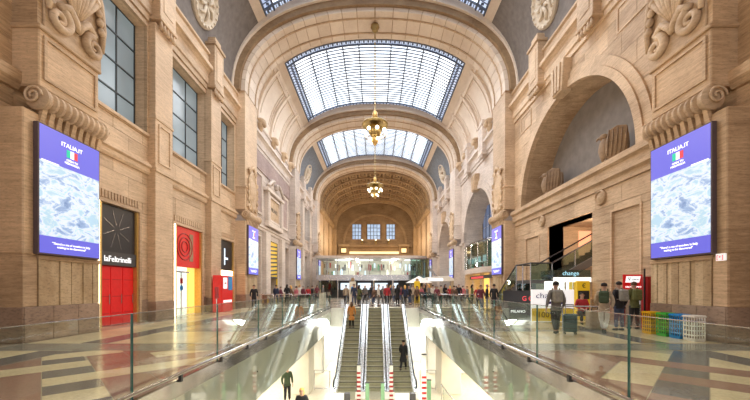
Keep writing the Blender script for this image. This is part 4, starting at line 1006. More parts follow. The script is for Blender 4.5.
# ================================================================== right side: balcony shop of the second bay
c = BAYC[1]
t = thing('balcony_shop', 'glass-fronted balcony shop under the second great arch on the right', 'shop', (12, c, 0))
pts = [(10.9, c-4.7), (10.5, c-4), (10.2, c-2), (10.1, c), (10.2, c+2), (10.5, c+4), (10.9, c+4.7), (12.8, c+4.7), (12.8, c-4.7)]
MB().prism(pts, 3.0, 3.55, 'z').build('slab', 'travertine_pale', t)
for a, b in zip(pts[:6], pts[1:7]):
    d = Vector((b[0]-a[0], b[1]-a[1], 0)); g = MB().prism([a, b, (b[0]+.03, b[1]), (a[0]+.03, a[1])], 3.55, 6.0, 'z').build('glass_pane', 'dark_glass', t)
    MB().tube([(a[0], a[1], 3.5), (a[0], a[1], 6.1)], .035, 6).build('mullion', 'steel', t)
MB().tube([(p[0], p[1], 6.1) for p in pts[:7]], .09, 8).build('top_rail', 'steel_band', t)
MB().prism([(x+.05, y) for x, y in pts[:7]]+pts[7:], 5.75, 5.85, 'z').build('canopy', 'dark_glass', t)
for k, (yy, w_) in enumerate(((c+3.4, .9), (c+2, .6), (c+.9, .8), (c-.4, .7), (c-2, .9))):
    MB().box((10.85, yy-w_/2, 4.2), (10.9, yy+w_/2, 4.8)).build('lit_letter_panel', 'shop_cool', t)
MB().box((12.7, c-4.6, 0), (12.78, c+4.6, 3.0)).build('lit_interior', 'shop_yellow', t)
MB().box((10.9, c-4.5, 2.45), (11.0, c+3.2, 2.8)).build('sign_strip', 'dark_grey', t)
MB().box((10.88, c-1.5, 2.5), (10.9, c+2.6, 2.7)).build('sign_lettering', 'text_red', t)
for yy in (c-3.2, c-.4, c+2.4): MB().box((11.0, yy-.15, 0), (11.3, yy+.15, 3.0)).build('post', 'travertine_pale', t)
MB().box((11.6, c+.3, 0), (12.4, c+2.2, 1.2)).build('counter', 'shop_yellow', t, bevel=.03)
NW[0] = 50
wn = thing('window_60', 'deep blue arched window behind the glass balcony on the right', kind='structure', loc=(12.8, c, 6))
for i in range(8):
    for j in range(4):
        MB().box((12.80, c-4.4+i*1.1+.03, 6.1+j*1.2+.03), (12.83, c-4.4+(i+1)*1.1-.03, 6.1+(j+1)*1.2-.03)).build('pane', 'deep_window_pane', wn)
for i in range(9): MB().box((12.76, c-4.4+i*1.1-.04, 6.1), (12.85, c-4.4+i*1.1+.04, 10.9)).build('window_bar', 'window_bar', wn)
c3 = BAYC[2]
t = thing('arch_shop', 'dim shopfront under the far right arch', 'shop', (12, c3, 0))
MB().box((12.6, c3-4.4, 0), (12.8, c3+4.4, 4)).build('dark_front', 'dark_grey', t); MB().box((12.5, c3-3.6, 2.9), (12.6, c3+3.6, 3.4)).build('light_strip', 'shop_cool', t)
for yy in (-3, -1, 1, 3): MB().box((12.5, c3+yy-.08, 0), (12.6, c3+yy+.08, 2.9)).build('mullion', 'steel', t)

# ================================================================== right foreground: stair, exchange kiosk
t = thing('glass_stair', 'dark glass-sided staircase climbing into the right wall opening', 'staircase', (10.5, 19.5, 0))
# upper flight goes into the wall
n = 12
for k in range(n):
    x = 10.0+k*.33; z = 2.0+k*.19
    MB().box((x, 18.9, z-.19), (x+.35, 20.6, z)).build('step', 'dark_grey', t)
MB().prism([(9.6, 1.6), (10.1, 1.6), (14.0, 3.8), (14.0, 4.25), (10.0, 2.0), (9.6, 2.0)], 18.75, 18.9, 'y').build('stringer', 'dark_grey', t)
MB().box((8.8, 18.8, 1.8), (10.1, 20.7, 2.0)).build('landing', 'dark_grey', t)
MB().prism([(10.0, 2.05), (14.0, 4.3), (14.0, 5.2), (10.0, 2.95)], 18.80, 18.82, 'y').build('glass_side', 'dark_glass', t)
MB().tube([(8.8, 18.81, 2.95), (10.0, 18.81, 2.95), (14.0, 18.81, 5.2)], .045).build('handrail', 'dark', t)
MB().tube([(8.8, 20.7, 2.95), (10.0, 20.7, 2.95), (14.0, 20.7, 5.2)], .045).build('handrail', 'dark', t)
MB().box((8.8, 18.8, 2.0), (10.0, 18.82, 2.92)).build('glass_side', 'dark_glass', t)
# lower flight along the wall
for k in range(10):
    MB().box((8.8, 20.7+k*.32, 0), (10.0, 20.7+(k+1)*.32+.02, 1.8-k*.18)).build('step', 'dark_grey', t)
MB().prism([(20.7, 1.9), (23.9, .1), (23.9, 1.0), (20.7, 2.95)], 8.78, 8.80, 'x').build('glass_side', 'dark_glass', t)
MB().tube([(8.79, 18.8, 2.95), (8.79, 20.7, 2.95), (8.79, 23.9, 1.0)], .045).build('handrail', 'dark', t)
for yy, zt in ((18.82, 2.95), (19.8, 2.95), (20.7, 2.95), (22.3, 1.98), (23.9, 1.0)): MB().tube([(8.79, yy, 0), (8.79, yy, zt)], .03).build('post', 'steel', t)
for xx, zt in ((10.0, 2.95), (11.3, 3.7), (12.6, 4.4)): MB().tube([(xx, 18.81, zt-1.0), (xx, 18.81, zt)], .03).build('post', 'steel', t)
MB().box((8.8, 18.85, 0), (8.84, 20.7, 1.8)).box((8.8, 18.85, 0), (10.6, 18.9, 1.8)).build('under_panel', 'dark_glass', t)
# black poster panel with red marks
t = thing('poster_panel', 'black low panel with red round emblems left of the exchange sign', 'sign', (7.4, 16.8, 0))
MB().box((6.55, 17.0, .0), (8.2, 17.06, 1.42)).build('board', 'dark', t, bevel=.01)
for q in (0, 1):
    text('emblem', 'G', .34, (7.62+.33*q, 16.99, 1.0), RC, 'text_red', t)
text('lettering', 'MILANO', .2, (7.3, 16.99, .35), RC, 'text_white', t)
# white and yellow exchange sign
t = thing('exchange_sign', 'white and yellow low sign lettered change with arrow', 'sign', (8.0, 15.3, 0))
MB().box((7.2, 15.3, 0), (9.15, 15.4, 1.48)).build('board', 'panel_white', t, bevel=.01)
MB().box((7.2, 15.285, .02), (9.15, 15.3, .62)).build('yellow_field', 'panel_yellow', t)
text('lettering', 'change', .38, (7.98, 15.28, 1.2), RC, 'text_purple', t, sx=1.15)
MB().prism([(7.95, .82), (8.4, .82), (8.4, .7), (8.68, .88), (8.4, 1.06), (8.4, .94), (7.95, .94)], 15.27, 15.3, 'y').build('arrow', 'text_purple', t)
text('lettering', '100%', .38, (7.85, 15.27, .32), RC, 'text_black', t)
# the kiosk behind
t = thing('exchange_kiosk', 'lit exchange kiosk with white fascia and yellow cash machine by the stair', 'kiosk', (10, 17, 0))
MB().box((8.95, 16.6, 2.05), (10.75, 18.0, 2.45)).build('fascia', 'dark_glass', t)
MB().box((8.9, 16.55, 1.85), (10.75, 16.62, 2.08)).build('light_panel', 'shop_white', t)
text('lettering', 'change', .3, (9.75, 16.58, 2.28), RC, 'text_cyan', t)
MB().box((9.0, 17.6, 0), (10.75, 17.7, 1.9)).build('back_panel', 'shop_white', t)
for x in (9.0, 9.5, 9.9, 10.3): MB().box((x-.025, 16.6, 0), (x+.025, 16.65, 2.05)).build('mullion', 'steel', t)
MB().box((9.0, 16.62, .9), (9.9, 16.64, 1.85)).build('glass_pane', 'kiosk_glass', t)
MB().box((9.0, 16.55, 0), (9.9, 16.9, .9)).build('counter', 'panel_white', t, bevel=.01)
am = MB().box((9.95, 16.4, 0), (10.6, 17.1, 1.9)).build('cash_machine', 'panel_yellow', t, bevel=.02)
MB().box((10.0, 16.38, 1.0), (10.55, 16.4, 1.42)).build('display', 'dark', am); MB().box((10.0, 16.38, .25), (10.55, 16.4, .7)).build('front_panel', 'dark_grey', am); MB().box((10.1, 16.36, .85), (10.45, 16.4, .95)).build('slot', 'steel', am)
text('lettering', '€', .3, (10.28, 16.38, 1.65), RC, 'text_black', am)
# red stand against the pillar
t = thing('red_information_stand', 'red stand with white framed logo board beside the near right pillar', 'sign', (10.3, 13.2, 0))
MB().box((9.92, 13.3, 1.44), (10.7, 13.35, 2.1)).build('board', 'red_lit', t, bevel=.01)
MB().prism([(10.0, 1.78), (10.04, 2.03), (10.6, 2.03), (10.54, 1.78)], 13.28, 13.3, 'y').build('logo_field', 'flag_white', t)
text('logo', 'V', .2, (10.14, 13.27, 1.91), RC, 'text_black', t); text('lettering', 'italiarail', .085, (10.38, 13.27, 1.9), RC, 'text_black', t)
text('lettering', 'DISCOVER INFO', .088, (10.31, 13.28, 1.6), RC, 'text_white', t)
MB().box((10.3, 12.6, 0), (10.68, 12.9, 2.0)).build('cabinet', 'red_paint', t, bevel=.02)
MB().tube([(10.28, 12.7, 0), (10.28, 12.7, 2.3)], .03).build('pole', 'dark', t)
MB().box((9.95, 13.3, 0), (10.0, 13.35, 1.45)).box((10.6, 13.3, 0), (10.65, 13.35, 1.45)).build('leg', 'steel', t)

# crate-like bins
def bin_(x, y, mat, col, label, first=None):
    t = thing('slatted_bin', label, 'bin', (x, y, 0), group='coloured slatted bins by the right pillar')
    w_, d_, h_ = .16, .16, .74
    def T(z): return 1+.08*z/h_
    for sy in (-1, 1):
        m_ = MB()
        for k in range(6):
            z = .03+k*.135; q = T(z); m_.box((-w_*q, sy*d_*q-.008, z), (w_*q, sy*d_*q+.008, z+(.035 if 0 < k < 5 else .06)))
        for k in range(5):
            u = -1+2*k/4; m_.box((u*w_-.012, sy*d_-.01, .03), (u*w_+.012, sy*d_+.012+0, h_-.01))
        m_.build('lattice_side', mat, t, world=False)
    for sx in (-1, 1):
        m_ = MB()
        for k in range(6):
            z = .03+k*.135; q = T(z); m_.box((sx*w_*q-.008, -d_*q, z), (sx*w_*q+.008, d_*q, z+(.035 if 0 < k < 5 else .06)))
        for k in range(5):
            u = -1+2*k/4; m_.box((sx*w_-.01, u*d_-.012, .03), (sx*w_+.012, u*d_+.012, h_-.01))
        m_.build('lattice_side', mat, t, world=False)
    m_ = MB()
    for sy in (-1, 1): m_.box((-w_*1.14, sy*d_*1.12-.02, h_-.03), (w_*1.14, sy*d_*1.12+.02, h_))
    for sx in (-1, 1): m_.box((sx*w_*1.12-.02, -d_*1.14, h_-.03), (sx*w_*1.12+.02, d_*1.14, h_))
    m_.build('rim', mat, t, world=False)
    MB().box((-w_, -d_, 0), (w_, d_, .03)).build('base', mat, t, world=False)
    MB().box((-w_*.82, -d_*.82, .03), (w_*.82, d_*.82, .66)).build('liner', 'dark_grey' if col != 'white' else 'granite_base', t, world=False)
    t.rotation_euler.z = .05
bin_(9.47, 9.88, 'white_plastic', 'white', 'white slatted bin, nearest of the row by the right pillar')
bin_(9.48, 10.36, 'blue_plastic', 'blue', 'blue slatted bin between the white and green bins')
bin_(9.48, 10.85, 'green_plastic', 'green', 'green slatted bin between the blue and yellow bins')
bin_(9.47, 11.42, 'yellow_plastic', 'yellow', 'yellow slatted bin, farthest of the row by the right pillar')

# steel leaning rail
t = thing('leaning_rail', 'steel leaning rail behind the standing travellers on the right', 'railing', (8.4, 13.6, 0))
MB().tube([(7.6, 13.6, .82), (9.0, 13.2, .82)], .03, 8).build('top_rail', 'steel', t)
for x, y in ((7.65, 13.59), (8.95, 13.21)): MB().tube([(x, y, 0), (x, y, .82)], .025).build('post', 'steel', t)
# small wall things on the near right pillar
t = thing('exit_plate', 'small red and white sign plate under the near right screen', 'sign', (9.9, 9.6, 2.5)); MB().box((9.93, 9.46, 2.36), (9.99, 9.7, 2.56)).build('plate', 'panel_white', t)
text('lettering', '[+]', .16, (9.92, 9.58, 2.46), RR, 'text_red', t)

# ================================================================== far glass pavilion
t = thing('glass_pavilion', 'two-storey glass pavilion bar standing across the far hall', 'pavilion', (0, 50, 0))
def rnd(x0, x1, y0, y1, r=2.2):
    p = [(x0, y0), (x1-r, y0)]+[(x1-r+r*math.sin(a), y0+r-r*math.cos(a)) for a in [PI/2*k/5 for k in range(1, 6)]]+[(x1, y1), (x0, y1)]
    return p
MB().prism(rnd(-8.4, 7.5, 47.8, 56), 2.55, 3.35, 'z').build('floor_slab', 'steel', t)
MB().prism(rnd(-8.6, 7.8, 47.6, 56), 5.75, 6.1, 'z').build('roof_slab', 'travertine_pale', t)
rp = rnd(-8.4, 7.5, 47.8, 56)
for a, b in zip(rp[:6], rp[1:7]):
    n = max(1, int(math.hypot(b[0]-a[0], b[1]-a[1])/1.5))
    for k in range(n):
        p = (a[0]+(b[0]-a[0])*k/n, a[1]+(b[1]-a[1])*k/n); q = (a[0]+(b[0]-a[0])*(k+1)/n, a[1]+(b[1]-a[1])*(k+1)/n)
        MB().prism([p, q, (q[0], q[1]+.04), (p[0], p[1]+.04)], 3.35, 5.75, 'z').build('glass_pane', 'kiosk_glass', t)
        MB().tube([(p[0], p[1]-.03, 3.3), (p[0], p[1]-.03, 5.8)], .04, 6).build('mullion', 'steel', t)
MB().box((-8.2, 53, 3.35), (7.2, 53.2, 5.75)).build('back_wall', 'cream_wall', t)
random.seed(3)
for k in range(52):
    x = -8.0+k*.29; hgt = random.uniform(.5, 1.0); z_ = 3.4+random.choice((0, .8, 1.2))
    MB().box((x, 52.2, z_), (x+random.uniform(.12, .26), 52.6, z_+hgt)).build('shelf_display', random.choice(['shop_white', 'shop_cool', 'red_paint', 'cream_wall', 'cream_wall', 'dark_grey', 'dark_grey', 'travertine_gold', 'green_post']), t)
for x in (-6, -2.5, 1, 4.5): MB().box((x, 49.5, 5.62), (x+2.2, 51.5, 5.7)).build('ceiling_light', 'shop_white', t)
MB().box((-8.2, 50.5, 0), (7.2, 50.7, 2.55)).build('ground_back', 'dark_grey', t)
for (x0, x1) in ((-5.2, -3.7), (-2.6, -.6), (0, 1.9), (2.6, 3.5)): MB().box((x0, 50.4, 1.2), (x1, 50.5, 2.2)).build('departure_display', 'shop_cool', t)
for (x0, x1) in ((-8.1, -5.6),): MB().box((x0, 48.2, 0), (x1, 48.3, 1.1)).box((x0, 48.2, 1.2), (x1, 48.3, 2.5), 1).build('ground_glazing', ['kiosk_glass', 'dark_glass'], t)
for x in (-8.2, -5.4, -3.0, -.2, 2.6, 5.2): MB().tube([(x, 48.3, 0), (x, 48.3, 2.6)], .12, 8).build('column', 'steel', t)
lamp('POINT', (-4, 50, 5.0), 260, (1, .95, .85), rad=.3, name='bar_light'); lamp('POINT', (3, 50, 5.0), 260, (1, .95, .85), rad=.3, name='bar_light')
lamp('POINT', (0, 44, 2.2), 60, (1, .9, .8), rad=.3, name='bar_light')
st = MB().box((5.0, 46.6, 2.4), (7.6, 47.5, 2.55)).box((5.0, 46.6, 5.5), (7.6, 47.5, 5.65)).build('stair_tower', 'steel_band', t)
for x in (5.0, 5.85, 6.7): MB().box((x+.04, 46.62, 2.6), (x+.82, 46.65, 5.5)).build('glass_pane', 'dark_glass', st)
for x in (5.0, 5.87, 6.72, 7.58): MB().tube([(x, 46.6, 0), (x, 46.6, 5.5)], .05, 6).build('mullion', 'dark_grey', st)
MB().prism([(7.4, 4.2), (9.2, 2.2), (9.2, 2.6), (7.4, 4.7)], 46.6, 46.75, 'y').build('sloping_stringer', 'steel', st)
# roofed stall on the right of the pavilion
t = thing('white_stall', 'low stall with curved white roof right of the glass pavilion', 'stall', (7.6, 40, 0))
MB().prism([(5.6, 2.35), (6.2, 2.75), (8.6, 2.9), (9.2, 2.6), (9.2, 2.3), (5.6, 2.2)], 38.8, 41.5, 'y').build('roof', 'white_panel', t, bevel=.04)
for x in (5.9, 8.9): MB().box((x-.06, 39, 0), (x+.06, 39.12, 2.3)).build('post', 'steel', t)
MB().box((5.8, 39.1, 0), (9, 39.3, 1.0)).build('counter', 'dark_grey', t, bevel=.02)
MB().box((6.2, 38.75, 2.3), (7.9, 38.8, 2.6)).build('sign', 'text_white', t)
# parasols and totems near the far landing
for (x, y, mt, lb) in ((-2.05, 30.5, 'white_panel', 'tall pale totem advertising stand left of the far crowd'), (4.3, 34, 'panel_yellow', 'yellow lit totem behind the crowd above the right escalator')):
    t = thing('totem', lb, 'sign', (x, y, 0))
    MB().box((x-.3, y-.12, 0), (x+.3, y+.12, 2.1 if x < 0 else 2.2)).build('body', 'cream_wall' if x < 0 else mt, t, bevel=.03)
    MB().prism([(x-.2, 2.1), (x+.2, 2.1), (x+.12, 2.45), (x-.12, 2.45)], y-.05, y+.05, 'y').build('top', 'travertine_gold', t); MB().ball((x, y-.13, 1.5), (.14, .03, .14), 10).build('blue_dot' if x < 0 else 'dark_dot', 'blue_plastic' if x < 0 else 'dark', t)
t = thing('parasol', 'grey-white market parasol behind the crowd right of the yellow totem', 'parasol', (4.9, 37, 0))
MB().tube([(4.9, 37, 0), (4.9, 37, 2.75)], .03).build('pole', 'steel', t)
MB().lathe([(1.5, 2.05), (.75, 2.45), (.05, 2.8)], (4.9, 37, 0), 8).build('canopy', 'white_panel', t); MB().lathe([(.08, 0), (.35, 0), (.35, .06), (.05, .1)], (4.9, 37, 0), 12).build('base', 'dark_grey', t)

# ================================================================== chandeliers
def chandelier(y, label, first=None):
    if first:
        c_ = copy_tree(first); c_.location.y = y; c_['label'] = label; return c_
    C = thing('chandelier', label, 'chandelier', (0, y, 13.1), group='chandeliers of the hall'); z = 13.1
    MB().lathe([(.05, 9.7), (.32, 9.62), (.36, 9.45), (.22, 9.3), (.25, 9.15), (.05, 9.05)], (0, y, z), 14).build('ceiling_rose', 'brass', C, smooth=True)
    rod = MB().tube([(0, y, z+2.4), (0, y, z+9.3)], .03, 6)
    for k in range(14): rod.ball((0, y, z+2.8+k*.45), (.06, .06, .12), 6)
    rod.build('chain', 'brass', C)
    MB().lathe([(.08, 2.75), (.2, 2.6), (.22, 2.2), (.12, 2.05)], (0, y, z), 12).build('upper_cup', 'gold_frame', C, smooth=True)
    MB().lathe([(.12, 2.1), (.45, 1.95), (1.0, 1.72), (1.08, 1.62), (1.02, 1.5), (.85, 1.58), (.5, 1.72), (.3, 1.7)], (0, y, z), 28).build('crown_ring', 'brass', C, smooth=True)
    MB().lathe([(.3, 1.7), (.55, 1.35), (.5, .95), (.35, .7), (.2, .55)], (0, y, z), 20).build('body', 'brass', C, smooth=True)
    MB().lathe([(.25, .6), (.3, .3), (.16, .05), (.03, -.1)], (0, y, z), 14).build('lower_bowl', 'gold_frame', C, smooth=True)
    for k in range(8):
        a = 2*PI*k/8+.2; ca, sa = math.cos(a), math.sin(a)
        ar = MB().tube([(.3*ca, y+.3*sa, z+.8), (.6*ca, y+.6*sa, z+.55), (.85*ca, y+.85*sa, z+.65), (.88*ca, y+.88*sa, z+.85)], .03, 6).build('arm', 'brass', C, smooth=True)
        MB().ball((.88*ca, y+.88*sa, z+1.0), .15, 10).build('globe', 'lamp_glow', ar, smooth=True)
    for k in range(4):
        a = 2*PI*k/4+.5; MB().ball((.42*math.cos(a), y+.42*math.sin(a), z+.35), .13, 8).build('globe', 'lamp_glow', C, smooth=True)
    return C
ch1 = chandelier(26.9, 'large brass chandelier of glowing globes, hanging nearer below the first full arch')
chandelier(43.0, 'smaller-looking brass chandelier hanging behind the larger one', ch1)

# ================================================================== eagle statues on the right ledge
def eagle(y, label, first=None, rz=0):
    if first:
        c_ = copy_tree(first); c_.location.y = y; c_['label'] = label; c_.rotation_euler.z = rz; return c_
    e = thing('eagle_statue', label, 'statue', (11.3, 0, 7.33), group='stone eagles on the right ledge')
    M = 'eagle_stone'
    MB().box((-.35, -.6, 0), (.8, .6, .12)).build('plinth', M, e, world=False, bevel=.02)
    b_ = MB().tube([(0, 0, .25), (-.05, .02, .55), (-.12, .03, .95), (-.16, 0, 1.25), (-.14, -.02, 1.45)], [.2, .3, .33, .22, .15], 12)
    b_.ball((-.2, -.02, 1.55), (.2, .15, .17), 12); b_.tube([(-.34, -.02, 1.56), (-.47, -.02, 1.5), (-.5, -.02, 1.40)], [.07, .05, .015], 7)
    b_.build('body', M, e, smooth=True, world=False)
    for s in (-1, 1):
        w_ = MB()
        pr = [(.05, .12), (.5, .14), (.72, .5), (.78, 1.1), (.74, 1.62), (.35, 1.72), (.02, 1.55), (-.1, 1.0), (-.1, .5)]
        w_.prism([(p[0]+.02, p[1]+.08) for p in pr], s*.30, s*.56, 'y'); w_.build('wing', M, e, bevel=.04, world=False)
        for k in range(5): MB().tube([(.0+.16*k, s*.57, .4), (.02+.17*k, s*.60, 1.1), (.06+.17*k, s*.56, 1.66)], [.02, .03, .02], 6).build('feather', M, e, smooth=True, world=False)
        MB().tube([(-.05, s*.14, .4), (-.1, s*.15, .12)], [.12, .07], 8).build('leg', M, e, smooth=True, world=False)
        for q in (-1, 0, 1): MB().tube([(-.1, s*.15+q*.02, .16), (-.24, s*.15+q*.07, .14)], [.035, .02], 6).build('talon', M, e, world=False)
    MB().prism([(.1, .12), (.42, .12), (.3, .7), (.1, .8)], -.2, .2, 'y').build('tail', M, e, world=False, bevel=.03)
    e.location.y = y; e.rotation_euler.z = rz
    return e
e1 = eagle(16.1, 'large blocky stone eagle at the near end of the right ledge', rz=-.7)
eagle(21.7, 'stone eagle at the far end of the right ledge', e1, -.7)

# ================================================================== posts on the lower floor
def post(x, y, h_, mat, lb, stripes=0):
    t = thing('post', lb, 'post', (x, y, -4.1))
    MB().lathe([(.16, 0), (.16, .03), (.05, .05)], (x, y, -4.1), 12).build('foot', 'dark_grey', t)
    MB().box((x-.09, y-.04, -4.06), (x+.09, y+.04, -4.1+h_)).build('shaft', mat, t, bevel=.01)
    for k in range(stripes): MB().box((x-.095, y-.046, -4.0+k*.22), (x+.095, y-.038, -3.9+k*.22)).build('red_stripe', 'red_paint', t)
    MB().box((x-.1, y-.05, -4.1+h_), (x+.1, y+.05, -4.06+h_)).build('cap', 'dark_grey', t)
post(2.06, 14.0, 2.85, 'white_panel', 'tall post with red stripes right of the escalators', 9)
post(2.43, 15.0, 1.5, 'green_post', 'green post beside the tall striped post')
post(-.36, 15.6, 1.2, 'green_post', 'green post before the middle escalator, left one'); post(.36, 15.6, 1.2, 'green_post', 'green post before the middle escalator, right one')
post(-.80, 16.4, 1.85, 'white_panel', 'red striped marker between left and middle escalators', 7); post(.80, 16.4, 1.85, 'white_panel', 'red striped marker between middle and right escalators', 7)
for x, lb in ((-1.5, 'grey and white low gate before the left escalator'), (1.45, 'grey and white low gate before the right escalator')):
    t = thing('gate', lb, 'gate', (x, 15, -4.1))
    MB().box((x-.55, 14.95, -4.1), (x+.1, 15.1, -3.2)).build('leaf', 'white_panel', t, bevel=.01); MB().box((x+.12, 14.9, -4.1), (x+.38, 15.15, -3.18)).build('cabinet', 'dark_grey', t, bevel=.02)
t = thing('stair_railing', 'steel and glass stair railing low on the right', 'railing', (3.6, 13.5, -4.1))
MB().tube([(3.1, 15.5, -4.1), (3.1, 15.5, -2.95), (3.2, 12.2, -2.95), (3.2, 12.2, -4.1)], .03).build('handrail', 'steel', t)
MB().prism([(12.3, -4.0), (15.4, -4.0), (15.4, -3.05), (12.3, -3.05)], 3.14, 3.16, 'x').build('glass_pane', 'clear_glass', t)
MB().box((4.6, 14.9, -2.1), (5.4, 15.0, -1.75)).build('direction_sign', 'panel_yellow')
o = bpy.data.objects['direction_sign']; tag(o, 'small yellow direction sign on the lower level at right', 'sign')

# ================================================================== people
SKIN = plain('skin', (0.55, 0.33, 0.24), 0.55, var=0.04)
for nm, cc in {'coat_black': (.012, .012, .016), 'coat_navy': (.02, .03, .07), 'coat_red': (.45, .03, .04), 'coat_maroon': (.16, .03, .05), 'coat_orange': (.60, .25, .06), 'coat_olive': (.12, .13, .04),
               'coat_grey': (.16, .15, .14), 'coat_beige': (.45, .36, .26), 'coat_white': (.66, .63, .58), 'coat_pink': (.55, .16, .20), 'coat_brown': (.14, .08, .05), 'jeans': (.05, .07, .13), 'trouser_black': (.015, .015, .018),
               'trouser_white': (.85, .82, .76), 'hair_dark': (.02, .013, .01), 'hair_blond': (.80, .45, .13), 'hair_brown': (.10, .05, .025), 'hair_grey': (.3, .28, .26), 'bag_green': (.05, .08, .04), 'bag_grey': (.28, .27, .24), 'case_teal': (.05, .10, .11), 'shoe': (.02, .02, .02)}.items():
    plain(nm, cc, 0.75, var=0.12, scale=14, bump=0.15, coord='obj')
DG = bpy.context.evaluated_depsgraph_get
def skin_mesh(verts, edges, name, sub=1, root=0):
    """verts: list of (pos, rx, ry)"""
    me = bpy.data.meshes.new(name); me.from_pydata([v[0] for v in verts], edges, []); ob = bpy.data.objects.new(name, me); COL.objects.link(ob)
    ob.modifiers.new('skin', 'SKIN'); sl = me.skin_vertices[0].data
    for k, v in enumerate(verts): sl[k].radius = (v[1], v[2]); sl[k].use_root = (k == root)
    if sub: ob.modifiers.new('sub', 'SUBSURF').levels = sub
    out = bpy.data.meshes.new_from_object(ob.evaluated_get(DG())); bpy.data.objects.remove(ob); out.name = name
    for p in out.polygons: p.use_smooth = True
    return out
POSES = {
 'stand': dict(hip=(.0, 0, .95), kneeL=(-.10, -.01, .50), kneeR=(.10, -.01, .50), ankL=(-.11, .01, .09), ankR=(.12, .0, .09), elL=(-.26, .03, 1.14), elR=(.26, .03, 1.14), wrL=(-.25, -.07, .90), wrR=(.25, -.06, .90), lean=0),
 'walk': dict(hip=(.0, 0, .93), kneeL=(-.09, -.17, .50), kneeR=(.09, .02, .49), ankL=(-.09, -.28, .10), ankR=(.09, .33, .16), elL=(-.24, .14, 1.14), elR=(.24, -.10, 1.15), wrL=(-.25, .12, .90), wrR=(.23, -.27, .98), lean=-.03),
 'phone': dict(hip=(.0, 0, .95), kneeL=(-.10, -.02, .50), kneeR=(.11, .0, .50), ankL=(-.11, .01, .09), ankR=(.13, -.06, .09), elL=(-.24, -.02, 1.13), elR=(.25, .02, 1.12), wrL=(-.10, -.26, 1.20), wrR=(.12, -.24, 1.16), lean=-.02),
 'cross': dict(hip=(.0, 0, .90), kneeL=(-.09, -.16, .50), kneeR=(.09, -.13, .48), ankL=(-.02, -.05, .09), ankR=(.03, -.22, .09), elL=(-.27, .08, 1.10), elR=(.26, -.02, 1.08), wrL=(-.22, .10, .86), wrR=(.17, -.2, .95), lean=.04),
 'pull': dict(hip=(.0, 0, .94), kneeL=(-.09, -.14, .50), kneeR=(.09, .03, .49), ankL=(-.09, -.2, .10), ankR=(.09, .26, .14), elL=(-.25, .04, 1.14), elR=(.28, .08, 1.13), wrL=(-.24, -.08, .92), wrR=(.34, .16, .90), lean=-.02),
 'sit': dict(hip=(.0, 0, .50), kneeL=(-.12, -.43, .50), kneeR=(.12, -.42, .51), ankL=(-.12, -.46, .09), ankR=(.10, -.40, .09), elL=(-.24, -.06, .74), elR=(.24, -.06, .74), wrL=(-.10, -.3, .66), wrR=(.10, -.3, .64), lean=-.05),
}
